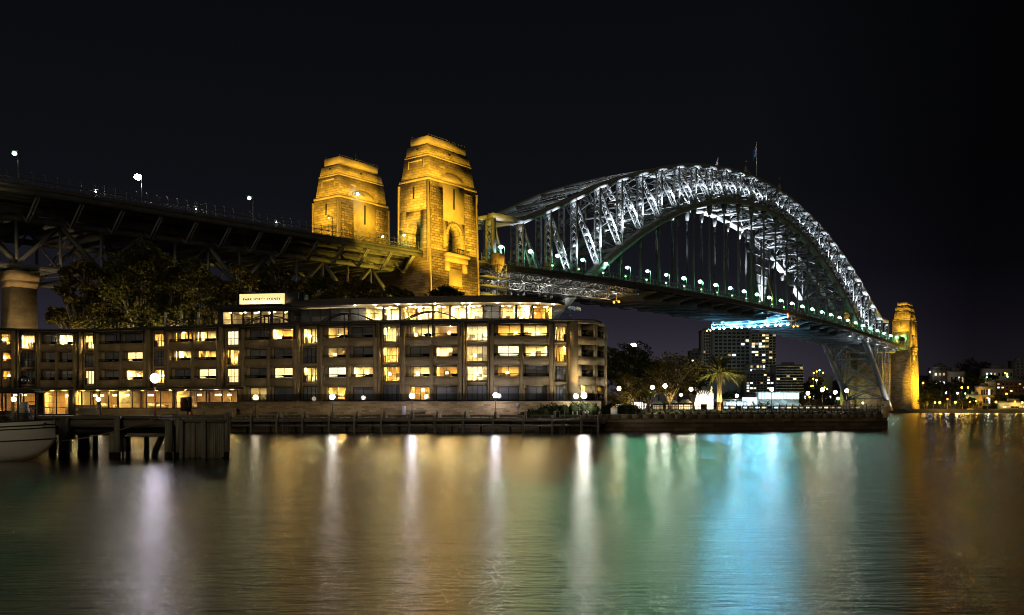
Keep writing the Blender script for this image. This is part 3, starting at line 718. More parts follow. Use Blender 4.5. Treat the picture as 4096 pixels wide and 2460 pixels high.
for s, lab in ((226, 'dark beacon frame on top of the arch between the two flags'), (276, 'lit beacon frame on the arch, downhill of the tall flagpole')):
    z0 = float(np.interp(s, NS, ZU))+1.0
    o = thing('beacon_frame', lab, 'beacon', BW(s, 0, z0), BRZ)
    m = MB(); m.box(-2.2, 2.2, -1.4, 1.4, .3, .9); m.box(-1.2, .6, -.8, .8, .9, 3.2); m.build('platform', M['steel_lit'], o)
    m = MB()
    for x, h in ((-1.3, 6.5), (1.0, 4.4), (.2, 7.5)): m.tube((x, 0, .9), (x, 0, h), .12, n=5); m.box(x-.35, x+.35, -.35, .35, h-1, h)
    m.build('mast', M['steel_dark'], o)
    m = MB(); m.box(-1.9, -1.2, -1.7, -1.45, 1.0, 1.5); m.build('beacon_lamp', M['whitelamp'] if s < 0 else M['steel_lit'], o)

# the maintenance gantry under the deck with its row of dazzling floodlights
GS = 272.5
g = thing('maintenance_gantry', 'work gantry hung under the bridge with a dazzling row of blue white floodlights', 'gantry', BW(GS, 0, 52.6), BRZ)
m = MB()
for z in (.3, 2.2):
    for x in (-1.6, 1.6): m.box(x-.14, x+.14, -9, 41, z-.14, z+.14)
for k in range(26):
    y = -9+k*2
    for x in (-1.6, 1.6):
        m.bar((x, y, .3), (x, y, 2.2), .12, .12, (1, 0, 0)); m.bar((x, y, .3 if k % 2 else 2.2), (x, min(41, y+2), 2.2 if k % 2 else .3), .1, .1, (1, 0, 0))
for y in (-8.6, 8, 24, 40.6): m.bar((0, y, 2.2), (0, y, zdeck(GS)-52.6-1.6), .3, .3, (1, 0, 0))
m.build('truss', M['steel_lit'], g)
m = MB(); m.box(-1.5, 1.5, -9, 41, .05, .14); m.build('walkway', M['rail'], g)
for f in (0, .088, .15, .248, .33, .392, .489, .567, .655, .737, .845, .907, 1.0):
    y = 39.6-f*46.5
    h = MB(); h.ball((-2.0, y, -.35), .78, 8, .8); ho = h.build('floodlight', M['led'], g, True)
    h2 = MB(); h2.box(-1.9, -1.2, y-.7, y+.7, .35, .6); h2.build('bracket', M['steel_dark'], ho)
for y in (-4, 6, 15, 24, 33, 40): lamp('gantry_light', 'POINT', (-4.2, y, -.8), 23000, (.17, .64, 1), g, size=.6)
for s, t, z, lab in ((GS, 43.6, 51.6, 'pair of orange marker lamps at the far end of the lit gantry'), (GS, -10.8, 51.4, 'pair of orange marker lamps at the near end of the lit gantry'), (77, -6, 48, 'pair of orange marker lamps under the near part of the bridge deck')):
    o = thing('marker_lamp', lab, 'lamp', BW(s, t, z), BRZ, 'orange marker lamps under the bridge')
    m = MB(); m.tube((0, 0, .3), (0, 0, zdeck(s)-z-1.5 if abs(t) < 12 else 1.4), .09, n=5); m.box(-.1, .1, -1.5, 1.5, .25, .4); m.build('hanger', M['steel_dark'], o)
    for y in (-1.2, 1.2):
        m = MB(); m.ball((0, y, -.2), .5, 8); m.build('lamp_globe', M['orange'], o, True)
    lamp('marker_light', 'POINT', (-1, 0, -1), 2600, (1, .5, .06), o, size=.4)
o = thing('marker_sign', 'red orange diamond sign glowing on the side of the bridge deck', 'sign', BW(262, -10.1, 56.6), BRZ)
m = MB(); ro, ri = 1.0, .58
for k in range(4):
    P0 = [(1, 0), (0, 1.5), (-1, 0), (0, -1.5)]; a, b = P0[k], P0[(k+1) % 4]
    m.extr([(a[0]*ro, a[1]*ro), (b[0]*ro, b[1]*ro), (b[0]*ri, b[1]*ri), (a[0]*ri, a[1]*ri)], -.08, .08)
m.box(-.14, .14, -.08, .08, -.3, .3)
m.build('diamond', M['red'], o); m = MB(); m.bar((0, .2, 0), (0, .6, 2), .2, .2); m.build('bracket', M['steel_dark'], o)

sc_ = thing('scaffold', 'dark scaffold with netting hung inside the arch above the lit gantry', 'scaffold', BW(288, 26, 0), BRZ)
m = MB()
for x in (0, 12, 24, 38):
    zt = zlow(288+x)+8
    for q in (-.5, .5): m.box(x+q-.12, x+q+.12, -.5, .5, zdeck(288+x), zt)
    for k in range(int((zt-60)/2)): m.bar((x-.5, 0, 60+k*2), (x+.5, 0, 62+k*2), .1, .1)
for k in range(9): m.bar((0, 0, 64+k*6.2), (38, 0, 63+k*6.2-(3 if k > 7 else 0)), .25, .25)
m.build('frame', M['steel_dark'], sc_)
m = MB()
for k in range(76): m.box(k*.5, k*.5+.28, .3, .34, 62, min(108, zlow(288+k*.5)-1))
m.build('netting', M['steel_dark'], sc_)
o = thing('boom_lift', 'yellow boom lift standing on the bridge deck near the road lamps', 'crane', BW(252, -5, zdeck(252)), BRZ)
m = MB(); m.bar((0, 0, .8), (2, .5, 7.5), .5, .5); m.bar((2, .5, 7.5), (-1.5, 2, 16), .32, .32); m.build('boom', M['yellow'], o)
m = MB(); m.box(-1.6, 1.6, -1, 1, .35, 1.2); m.build('chassis', M['yellow'], o); m = MB(); m.box(-2.4, -1.2, 1.4, 2.6, 16, 17.1); m.build('basket', M['steel_lit'], o)
for x in (-1.1, 1.1):
    for y in (-1.0, 1.0): m = MB(); m.tube((x, y-.15, .4), (x, y+.15, .4), .4, n=10); m.build('wheel', M['iron'], o)
# wrapped hoist cabin beside the tallest pylon
o = thing('hoist_cabin', 'plywood hoist cabin on a scaffold tower beside the tallest pylon', 'hoist', BW(-12, -12.4, 0), BRZ)
m = MB(); m.box(-1.8, 1.8, -1.5, 1.5, 51.6, 55.4); m.build('cabin', M['tarp'], o)
m = MB(); m.frus(-.7, .9, -.6, .6, 48.9, -1.7, 1.5, -1.3, 1.3, 51.55); m.build('sheeting', M['tarpw'], o)
m = MB()
for x in (-2.4, 2.4):
    for y in (-1.8, 1.8): m.tube((x, y, 12), (x, y, 51.5), .12, n=5)
for k in range(20):
    z = 12+k*2
    for y in (-1.8, 1.8): m.bar((-2.4, y, z), (2.4, y, z+2), .1, .1, (0, 1, 0)); m.bar((2.4, y, z), (-2.4, y, z+2), .1, .1, (0, 1, 0))
for z in (41, 44, 47): m.box(-9, 4.5, -2.2, 2.2, z, z+.12); [m.bar((x, -2.2, z), (x+1.5, -2.2, z+1.1), .08, .08) for x in range(-9, 4)]
m.build('tower', M['steel_lit'], o)
lamp('work_light', 'POINT', BW(-9, -16.5, 51), 900, (1, .62, .1), None, size=.4)
lamp('work_light', 'SPOT', BW(2, -7, 56), 9000, (.9, .95, 1), None, BW(0, 1, 66), .4, 60)
# ------------------------------------------------------------------ the curved waterfront hotel
FU = [-60, 0, 150, 300, 430, 620, 800, 1010, 1238, 1430, 1600, 1850, 2038, 2215, 2290]
FY = [159, 160.5, 162, 162.5, 161.5, 158, 155, 152, 149, 147, 145.6, 144, 143.4, 143.8, 145]
def fY(u): return float(np.interp(u, FU, FY))
hotel = thing('waterfront_hotel', 'long curved four storey hotel with many lit rooms along the boardwalk', 'hotel', (PX(1200, 149), 149, 2.2))
HO = hotel.location
def bayM(u0, Y0, u1, Y1):
    """frame of a bay: x along the front, y into the building, z up; origin at its first corner"""
    a = Vector((PX(u0, Y0), Y0, 0)); b = Vector((PX(u1, Y1), Y1, 0)); d = (b-a); L = d.length; d.normalize(); n = Vector((-d.y, d.x, 0))
    Mx = Matrix(((d.x, n.x, 0, a.x-HO.x), (d.y, n.y, 0, a.y-HO.y), (0, 0, 1, -HO.z), (0, 0, 0, 1)))
    return Mx, L
ZS = [4.8, 8.45, 11.55, 14.65]; ZT = [7.15, 10.3, 13.4, 16.6]          # open part of each storey of a bay with balconies
BS = [4.8, 7.8, 10.8, 14.0]; BT = [7.1, 10.1, 13.2, 16.3]              # french windows of the narrow bays
EAVE = 17.0
wall = MB(); canopy_specs = []
CH_SPOTS = []
def disc(m, x, y, z, r):
    m.add([(x+r*math.cos(2*math.pi*k/8), y+r*math.sin(2*math.pi*k/8), z) for k in range(8)], [tuple(range(7, -1, -1))])
def window(Mx, x0, x1, z0, z1, y, kind, mull=2, seed=0, transom=None):
    """a window is a part of the hotel: frame with a pane, and the room or the drawn blind behind it as its sub-parts"""
    rr = random.Random(seed)
    f = MB(Mx); w = .07
    f.box(x0, x1, y-.06, y+.06, z0, z0+w); f.box(x0, x1, y-.06, y+.06, z1-w, z1)
    for k in range(mull+1):
        x = x0+(x1-x0)*k/mull; xa = min(max(x-w/2, x0), x1-w); f.box(xa, xa+w, y-.055, y+.055, z0+w, z1-w)
    if transom: f.box(x0+w, x1-w, y-.05, y+.05, transom-.03, transom+.03)
    fo = f.build('window', M['frame'], hotel)
    if kind == 'dark':
        p = MB(Mx); p.add([(x0, y+.02, z0), (x1, y+.02, z0), (x1, y+.02, z1), (x0, y+.02, z1)], [(0, 1, 2, 3)])
        if rr.random() < .6:
            p.cur = 1; p.box(x0+.1, x1-.1, y-.01, y+.012, z0+.1, z0+.1+(z1-z0-.2)*rr.choice((.55, .8, .97)))
        p.build('pane', [M['darkglass'], M['blinddark']], fo); return fo
    p = MB(Mx); p.add([(x0, y, z0), (x1, y, z0), (x1, y, z1), (x0, y, z1)], [(0, 1, 2, 3)]); p.build('pane', M['glass'], fo)
    if kind == 'blind':
        p = MB(Mx); n = 9; hs = (z1-z0)/n
        for k in range(n): p.add([(x0+.03, y+.25, z0+k*hs), (x1-.03, y+.25, z0+k*hs), (x1-.03, y+.30, z0+(k+.94)*hs), (x0+.03, y+.30, z0+(k+.94)*hs)], [(0, 1, 2, 3)])
        p.build('lit_blind', M[rr.choice(('blindA', 'blindB'))], fo); return fo
    D = 3.6; zc = z1+.12; zf = z0-.35 if z0 > 5 else z0
    X0, X1 = x0-.25, x1+.25
    rm = MB(Mx); rm.cur = 0
    Q = lambda *v: rm.add(v, [(0, 1, 2, 3)])
    Q((X0, y+D, zf), (X1, y+D, zf), (X1, y+D, zc), (X0, y+D, zc)); rm.cur = 1
    Q((X0, y+.1, zf), (X0, y+D, zf), (X0, y+D, zc), (X0, y+.1, zc)); Q((X1, y+D, zf), (X1, y+.1, zf), (X1, y+.1, zc), (X1, y+D, zc)); rm.cur = 2
    Q((X0, y+.1, zf), (X1, y+.1, zf), (X1, y+D, zf), (X0, y+D, zf)); rm.cur = 3
    Q((X0, y+.1, zc), (X0, y+D, zc), (X1, y+D, zc), (X1, y+.1, zc))
    warm = kind == 'warm'
    a, b = (('roomC', 'roomA') if rr.random() < .45 else ('roomA', 'roomA')) if warm else ('roomB', rr.choice(('roomB', 'roomA')))
    rm.build('room', [M[a], M[b], M['carpet'], M['roomB']], fo)
    xw = x1-x0
    l = MB(Mx)
    for q in range(rr.choice((2, 3, 4))): xm = x0+xw*rr.uniform(.08, .92); ym = y+rr.uniform(.55, 1.6); disc(l, xm, ym, zc-.05, .25)
    l.build('ceiling_lamp', M[('bulbA%d' if warm else 'bulbB%d') % rr.choice(BOOST)], fo)
    c = MB(Mx)                                                        # curtains, pictures and a dark cupboard or doorway on the room's walls
    cw = rr.uniform(.12, .3)*xw
    if rr.random() < .6:
        sx = rr.choice((x0+.05, x1-.05-cw))
        for j in range(5): c.box(sx+cw*j/5, sx+cw*(j+.72)/5, y+.3, y+.38+.06*(j % 2), z0, z1)
        c.build('curtain', M['curtain'], fo)
    if rr.random() < .75:
        c = MB(Mx); px = x0+xw*rr.uniform(.1, .6); c.box(px, px+rr.uniform(.5, .9), y+D-.08, y+D-.02, z0+.75, z0+.75+rr.uniform(.45, .8)); c.build('picture', M['picture'], fo)
    if rr.random() < .7:
        c = MB(Mx); px = x0+xw*rr.uniform(.0, .7); c.box(px, px+rr.uniform(.5, .9), y+D-.5, y+D-.1, zf, zf+rr.uniform(1.2, 2.1)); c.build('cupboard', M['darkwood'], fo)
    if rr.random() < .75:
        px = x0+xw*rr.uniform(.15, .85); pz = zf+rr.uniform(1.15, 1.5); py = y+rr.uniform(.7, 2.4)
        c = MB(Mx); c.lathe([(.30, 0), (.2, .4)], (px, py, pz), 10); s = c.build('lampshade', M['shade'], fo)
    if rr.random() < .75:
        c = MB(Mx); px = x0+xw*rr.uniform(.05, .55); py = y+rr.uniform(1.2, 2.2); c.box(px, px+xw*.4, py, py+.9, zf+.02, zf+.55); c.box(px, px+xw*.4, py+.7, py+.9, zf+.55, zf+1.0); c.build('sofa', M['furn'], fo)
    return fo
M['blinddark'] = mat('drawn_dark_blind', (.27, .28, .30), .85, .12, .6, stretch=(.4, .4, 9))
def blindmat(n, col, st):
    m, t, b = new_mat(n); b.inputs['Base Color'].default_value = (.6, .5, .35, 1); b.inputs['Roughness'].default_value = .9
    N = t.nodes; L = t.links; tc = N.new('ShaderNodeTexCoord'); nz = N.new('ShaderNodeTexNoise'); nz.inputs['Scale'].default_value = .7; L.new(tc.outputs['Object'], nz.inputs[0])
    rp = N.new('ShaderNodeValToRGB'); rp.color_ramp.elements[0].position = .35; rp.color_ramp.elements[1].position = .65
    rp.color_ramp.elements[0].color = (*[c*.7 for c in col], 1); rp.color_ramp.elements[1].color = (*col, 1)
    L.new(nz.outputs[0], rp.inputs[0]); L.new(rp.outputs[0], b.inputs['Emission Color']); b.inputs['Emission Strength'].default_value = st; return m
M['blindA'] = blindmat('lit_cream_blind', (1, .70, .26), 3.4); M['blindB'] = blindmat('lit_white_blind', (1, .80, .46), 2.8)  # blinds emit in place of room light shining through them

K = {'w': 'warm', 'p': 'pale', 'b': 'blind', 'd': 'dark'}
# storeys from the bottom; '-' = no room (restaurant front below)
BAYS = [('A', -60, 62, ['--', '.w', '.w', '.w']), ('B', 73, 144, ['-', 'd', 'd', 'p']), ('A', 150, 308, ['--', 'dd', 'dd', 'dp']),
        ('B', 322, 382, ['-', 'b', 'd', 'p']), ('A', 386, 588, ['--', 'dw', 'db', 'dd']), ('B', 598, 664, ['-', 'w', 'd', 'w']),
        ('A', 668, 881, ['--', 'db', 'pw', 'wp']), ('B', 889, 963, ['-', 'b', 'w', 'b']), ('A', 967, 1188, ['pd', 'db', 'dd', 'dw']),
        ('B', 1196, 1274, ['d', 'p', 'd', 'p']), ('A', 1278, 1510, ['wd', 'bp', 'wd', 'wd']), ('B', 1518, 1603, ['d', 'w', 'w', 'p']),
        ('A', 1607, 1848, ['wd', 'pw', 'dp', 'pw']), ('B', 1857, 1955, ['d', 'p', 'w', 'p']), ('A', 1959, 2212, ['dd', 'wd', 'bp', 'wp']),
        ('B', 2216, 2282, ['d', 'd', 'w', 'p'])]
sd = 0
BOOST = (0, 1, 1, 2)
for bi, (typ, u0, u1, rows) in enumerate(BAYS):
    Mx, L = bayM(u0, fY(u0), u1, fY(u1)); BOOST = (1, 2, 2, 2) if bi < 10 else (1, 1, 1, 2)
    wall.M = Mx
    if typ == 'A':
        pier_w = .62; mid = .55; ow = (L-2*pier_w-mid)/2
        zs0 = 0 if rows[0][0] != '-' else 1
        wall.box(0, pier_w, -.35, 2.2, ZS[zs0]-1.3 if zs0 else ZS[0], EAVE); wall.box(L-pier_w, L, -.35, 2.2, ZS[zs0]-1.3 if zs0 else ZS[0], EAVE)
        xm = pier_w+ow; wall.box(xm, xm+mid, -.35, 2.2, ZS[zs0]-1.3 if zs0 else ZS[0], ZT[2])
        for r in range(zs0, 4):
            lo = ZT[r-1] if r else None
            if r == zs0 and zs0: lo = ZS[1]-1.3
            for k in range(2):
                xa = pier_w+k*(ow+mid); xb = xa+ow
                if r == 3: xa, xb = (pier_w, xm+mid/2) if k == 0 else (xm+mid/2, L-pier_w)
                if lo is not None: wall.box(xa+.002, xb-.002, -.33, .0, lo, ZS[r]); q = MB(Mx); q.box(xa+.002, xb-.002, .0, 2.2, lo, lo+.35); q.build('balcony_slab', M['renderline'], hotel)
                kind = K.get(rows[r][k])
                yb = .58; zf = ZS[r]-.55 if r else ZS[r]
                wx0 = xa+(.55 if k == 0 else .30)*(ow/3.6); wx1 = xb-(.06 if k == 0 else .22)*(ow/3.6)
                if rows[r][k] in '.-': kind = 'dark'
                reveal = MB(Mx); reveal.box(xa-.1, wx0, yb-.1, yb+.12, zf, ZT[r]+.05); reveal.box(wx1, xb+.1, yb-.1, yb+.12, zf, ZT[r]+.05); reveal.box(wx0, wx1, yb-.1, yb+.12, ZT[r]-.22, ZT[r]+.05); reveal.build('recess_wall', M['renderline'], hotel)
                window(Mx, wx0, wx1, zf, ZT[r]-.22, yb, kind, 2, sd); sd += 1
                if r:
                    q = MB(Mx); q.box(xa+.02, xb-.02, -.2, -.15, ZS[r]+.42, ZS[r]+.47); ro = q.build('balcony_rail', M['frame'], hotel)
                    q = MB(Mx); q.box(xa+.03, xb-.03, -.185, -.17, ZS[r]+.02, ZS[r]+.42); q.build('balcony_glass', M['railglass'], ro)
                if kind != 'dark' and r: CH_SPOTS.append((Mx @ Vector((xa+.45, .22, zf+HO.z-HO.z)), bi, r, k, L))
        wall.box(pier_w+.002, L-pier_w-.002, -.2, 2.2, ZT[3], EAVE)
        if not zs0: pass
        canopy_specs.append((Mx, L, bi))
    else:
        yb = .95
        zs0 = 0 if rows[0] != '-' else 1
        wall.box(.0, .3, yb-.2, yb+1, BS[zs0]-.8*zs0, EAVE); wall.box(L-.3, L, yb-.2, yb+1, BS[zs0]-.8*zs0, EAVE)
        for r in range(zs0, 4):
            lo = BT[r-1] if r else BS[0]-.01
            if r == 1 and zs0: lo = BS[1]-.9
            if r: wall.box(.302, L-.302, yb-.18, yb+.5, lo, BS[r])
            window(Mx, .3, L-.3, BS[r], BT[r], yb, K[rows[r]], 4, sd); sd += 1
            if r:
                n = 8; pts = [(.35+(L-.7)*k/n, yb-.25-.75*math.sin(math.pi*k/n)**.7) for k in range(n+1)]
                q = MB(Mx); q.prism([(.35, yb-.2)]+pts[::1]+[(L-.35, yb-.2)], BS[r]-.42, BS[r]-.16); q.build('balcony_slab', M['renderline'], hotel)
                rail = MB(Mx); bglass = MB(Mx)
                for k in range(n):
                    a, b = pts[k], pts[k+1]; rail.bar((a[0], a[1], BS[r]+1.0), (b[0], b[1], BS[r]+1.0), .05, .05); bglass.add([(a[0], a[1], BS[r]-.1), (b[0], b[1], BS[r]-.1), (b[0], b[1], BS[r]+.97), (a[0], a[1], BS[r]+.97)], [(0, 1, 2, 3)])
                ro = rail.build('balcony_rail', M['frame'], hotel); bglass.build('balcony_glass', M['railglass'], ro)
        wall.box(.302, L-.302, yb-.18, yb+.5, BT[3], EAVE)
        # the side walls of the recess on either hand
        for x in (-.02, L-.0): wall.box(x-.12, x+.02, -.3, yb+.4, BS[zs0]-.8*zs0, EAVE)
# the rounded eastern end
EC = [(2282, 144.6), (2312, 144.2), (2380, 145.2), (2412, 149.5), (2422, 156), (2412, 170)]
for k in range(len(EC)-1):
    Mx, L = bayM(*EC[k], *EC[k+1])
    wall.M = Mx
    if k in (1, 2):
        for r in range(4):
            wall.box(0, .45, -.3, 1.6, ZS[r], ZT[r]); wall.box(L-.35, L, -.3, 1.6, ZS[r], ZT[r])
            if r: wall.box(-.02, L+.02, -.31, .3, ZT[r-1], ZS[r])
            wx0, wx1 = .5, L-.9 if k == 1 else L-.4
            reveal = MB(Mx); reveal.box(wx1, L-.3, 1.0, 1.2, ZS[r]-.3 if r else ZS[r], ZT[r]); reveal.build('recess_wall', M['renderline'], hotel); window(Mx, wx0, wx1, ZS[r]-.4 if r else ZS[r], ZT[r], 1.1, 'dark' if r else ('pale' if k == 1 else 'warm'), 2, 900+sd); sd += 1
            q = MB(Mx); q.box(.0, L, .3, 1.6, ZT[r]+.02, ZT[r]+.2); q.build('balcony_slab', M['renderline'], hotel)
            q = MB(Mx); q.box(.4, L-.3, -.2, -.15, ZS[r]+1.0, ZS[r]+1.05); ro = q.build('balcony_rail', M['frame'], hotel)
            q = MB(Mx); q.box(.4, L-.3, -.185, -.17, ZS[r]+.02, ZS[r]+1.0); q.build('balcony_glass', M['railglass'], ro)
        wall.box(-.02, L+.02, -.31, 1.5, ZT[3], EAVE)
    else: wall.box(-.02, L+.02, -.28, .4, ZS[0]-2.4 if k > 2 else ZS[0], EAVE)
for o in (wall,): o.M = None
wall.build('wall', M['render'], hotel)
# main roof: a dark sheet following the curve, with its thin overhanging edge
us = list(range(-60, 2290, 40)); fr = [(PX(u, fY(u)-.9), fY(u)-.9) for u in us]+[(PX(u, Y-.7), Y-.7) for u, Y in EC[1:]]
bk = [(x*1.0+ (6 if False else 0), y+16) for x, y in fr[:-3]]
poly = [(x-HO.x, y-HO.y) for x, y in fr]+[(x-HO.x, y-HO.y) for x, y in reversed(bk)]
m = MB(); n = len(fr)
lo = [(x-HO.x, y-HO.y, EAVE-HO.z) for x, y in fr]; hi = [(x-HO.x, y-HO.y, EAVE+.28-HO.z) for x, y in fr]
inn = [(x-HO.x, y+min(9, 9)-HO.y, EAVE+.9-HO.z) for x, y in fr]; low = [(p[0], p[1], EAVE-HO.z) for p in inn]
vs = lo+hi+inn+low; fs = []
for k in range(n-1): fs += [(k, k+1, n+k+1, n+k), (n+k, n+k+1, 2*n+k+1, 2*n+k), (3*n+k, 3*n+k+1, k+1, k)]
m.add(vs, fs); m.build('roof', M['roofm'], hotel)
# body of the building behind the rooms, so that no light or sky leaks through
m = MB(); vs = []; b = [(PX(u, fY(u)+6), fY(u)+6) for u in us]
vs = [(x-HO.x, y-HO.y, 2.3-HO.z) for x, y in b]+[(x-HO.x, y-HO.y, EAVE+.5-HO.z) for x, y in b]; k2 = len(b)
m.add(vs, [(k, k+1, k2+k+1, k2+k) for k in range(k2-1)]); m.build('rear_wall', M['bldg_dark'], hotel)
# steel pergola arcs over the top balconies
for (Mx, L, bi) in canopy_specs:
    if bi < 2: continue
    m = MB(Mx); y0, y1 = -.75, -.6
    if bi in (2, 14):
        m.box(-.1, L+.1, -.9, .4, ZT[3]-.02, ZT[3]+.14); m.box(-.05, .1, -.85, -.7, ZS[3], ZT[3]-.02); m.box(L-.1, L+.05, -.85, -.7, ZS[3], ZT[3]-.02); m.box(L/2-.07, L/2+.07, -.85, -.7, ZS[3], ZT[3]-.02)
    else:
        H = 1.75; pts = [(L*k/14, ZT[3]+.15+H*math.sin(math.pi*k/14)**.8) for k in range(15)]
        for yy in (-.75, .35):
            for k in range(14): m.bar((pts[k][0], yy, pts[k][1]), (pts[k+1][0], yy, pts[k+1][1]), .14, .16, (0, 1, 0))
        for k in (1, 3, 11, 13): m.bar((pts[k][0], -.75, pts[k][1]), (pts[k][0], .35, pts[k][1]), .08, .08)
        m.box(0, L, -.85, -.7, ZT[3]-.1, ZT[3]+.12)
        for x in (.05, L-.05, L/2-.35, L/2+.35): m.box(x-.08, x+.08, -.83, -.68, ZS[3], ZT[3]+(.1 if x in (.05, L-.05) else 1.7))
        m.add([(0, -.7, ZT[3]+.14), (L, -.7, ZT[3]+.14), (L, 1.0, ZT[3]+.24), (0, 1.0, ZT[3]+.24)], [(0, 1, 2, 3)])
    m.build('pergola', M['frame'], hotel)

# restaurant and cafe fronts along the ground floor at the left
def glazed(u0, u1, off, z0, z1, n, name, seed, kind='restaurant', depth=5, tr=None):
    Ya, Yb = fY(u0)+off, fY(u1)+off; Mx, L = bayM(u0, Ya, u1, Yb); rr = random.Random(seed)
    f = MB(Mx); w = .09
    f.box(0, L, -.08, .08, z0, z0+.12); f.box(0, L, -.08, .08, z1-.15, z1)
    for k in range(n+1): x = L*k/n; f.box(max(0, x-w), min(L, x+w), -.07, .07, z0+.12, z1-.15)
    if tr:
        for z in tr: f.box(.1, L-.1, -.05, .05, z-.03, z+.03)
    fo = f.build('window', M['frame'], hotel)
    p = MB(Mx); p.add([(0, 0, z0), (L, 0, z0), (L, 0, z1), (0, 0, z1)], [(0, 1, 2, 3)]); p.build('pane', M['glass'], fo)
    rm = MB(Mx); Q = lambda *v: rm.add(v, [(0, 1, 2, 3)]); rm.cur = 0
    Q((0, depth, z0), (L, depth, z0), (L, depth, z1), (0, depth, z1)); rm.cur = 1
    Q((0, .1, z0), (0, depth, z0), (0, depth, z1), (0, .1, z1)); Q((L, depth, z0), (L, .1, z0), (L, .1, z1), (L, depth, z1)); rm.cur = 2
    Q((0, .1, z0), (L, .1, z0), (L, depth, z0), (0, depth, z0)); rm.cur = 3
    Q((0, .1, z1+.02), (0, depth, z1+.02), (L, depth, z1+.02), (L, .1, z1+.02))
    rm.build('room', [M['roomC'], M['roomA'], M['carpet'], M['roomA']], fo)
    l = MB(Mx)
    for k in range(max(2, int(L/2.4))):
        x = (k+.5)*L/max(2, int(L/2.4)); disc(l, x, .75, z1-.05, .25)
    l.build('ceiling_lamp', M['bulbA'], fo)
    c = MB(Mx)                                                        # pillars, hangings and table shapes inside
    for k in range(int(L/1.7)):
        x = rr.uniform(.3, L-.3); t = rr.random()
        if t < .35: c.cur = 0; c.box(x-.14, x+.14, depth-.8, depth-.5, z0, z1)
        elif t < .7: c.cur = 1; c.box(x-.7, x+.7, rr.uniform(1, 2.5), 3.2, z0, z0+rr.uniform(.6, .9))
        else: c.cur = 2; c.box(x-.25, x+.25, depth-.9, depth-.6, z0, z1-.3)
    c.build('furnishing', [M['darkwood'], M['furn'], M['curtain']], fo)
    c = MB(Mx)
    for k in range(int(L/2.8)): x = rr.uniform(.5, L-.5); c.lathe([(.32, 0), (.32, .26)], (x, rr.uniform(1, 3), z1-.95), 10)
    if len(c.V): c.build('pendant_lamp', M['shade'], fo)
    return fo
glazed(292, 470, -1.2, 3.55, 6.6, 5, 'r', 1); glazed(474, 700, -1.2, 3.55, 6.6, 4, 'r', 2); glazed(704, 951, -1.2, 3.55, 6.6, 4, 'r', 3)
glazed(-40, 142, -5.4, 2.5, 6.55, 3, 'c', 4, tr=(5.6, 4.1)); glazed(176, 276, -5.4, 2.5, 6.55, 2, 'c', 5, tr=(5.75, 4.6, 3.7), depth=4)
m = MB()
for (u0, u1, off, dep) in ((-60, 286, -6.1, 7.5), (286, 955, -1.9, 3.2)):
    Mx, L = bayM(u0, fY(u0)+off, u1, fY(u1)+off); m.M = Mx; m.box(0, L, 0, dep, 6.68, 6.95)
    if u0 < 0:
        m.box(L-.5, L, .5, dep, 2.4, 6.66)
        for x in (L*.58, L*.66): m.box(x-.1, x+.1, .55, .75, 2.4, 6.66)
m.build('canopy', M['roofm'], hotel)

# rooftop lobby, sign and the oval pavilion
Yl = 158.5
Mx, L = bayM(890, Yl+1, 1155, Yl-1.2)
z0, z1 = 17.6, 20.05
f = MB(Mx)
for a, b in ((0, .36), (.36, .72), (.72, 1)): pass
f.box(0, L, -.08, .08, z0, z0+.1); f.box(0, L, -.08, .08, z1-.1, z1)
for x in (0, .145, .315, .45, .58, .735, .755, .925, 1): f.box(max(0, x*L-.13), min(L, x*L+.13), -.07, .07, z0+.1, z1-.1)
f.box(.15, L-.15, -.05, .05, z0+1.0, z0+1.07)
fo = f.build('window', M['frame'], hotel)
p = MB(Mx); p.add([(0, 0, z0), (L, 0, z0), (L, 0, z1), (0, 0, z1)], [(0, 1, 2, 3)]); p.build('pane', M['glass'], fo)
rm = MB(Mx); Q = lambda *v: rm.add(v, [(0, 1, 2, 3)])
rm.cur = 0; Q((0, 5, z0), (L, 5, z0), (L, 5, z1), (0, 5, z1)); Q((0, .1, z0), (0, 5, z0), (0, 5, z1), (0, .1, z1)); Q((L, 5, z0), (L, .1, z0), (L, .1, z1), (L, 5, z1)); rm.cur = 1; Q((0, .1, z0), (L, .1, z0), (L, 5, z0), (0, 5, z0)); rm.cur = 2; Q((0, .1, z1), (0, 5, z1), (L, 5, z1), (L, .1, z1))
rm.cur = 3; rm.box(1.6, 2.6, 4.2, 4.9, z0, z0+1.9); rm.box(L*.55, L*.55+1.6, 4.2, 4.9, z0, z0+1.6); rm.box(L*.3, L*.3+1.2, 4.5, 4.9, z0, z0+1.7)
rm.build('room', [M['roomA'], M['carpet'], M['roomB'], M['darkwood']], fo)
l = MB(Mx)
for k in range(9): l.lathe([(.2, 0), (.2, .04)], (.7+k*(L-1.4)/8, 1.6+(k % 2)*1.3, z1-.06), 10)
l.build('ceiling_lamp', emis('downlight', (1, .74, .34), 110), fo)
m = MB(Mx); m.box(-.9, L+1.0, -.9, 8, z1+.02, z1+.95); m.box(L+.02, L+1.0, -.3, 7, z0-.6, z1); m.box(-.9, -.15, .1, 6, z0-.4, z1)
m.build('lobby_roof', M['roofm'], hotel)
M['signface'] = emis('backlit_sign_face', (1, .74, .30), 1.15); M['signface'].node_tree.nodes['Principled BSDF'].inputs['Base Color'].default_value = (.8, .7, .5, 1)
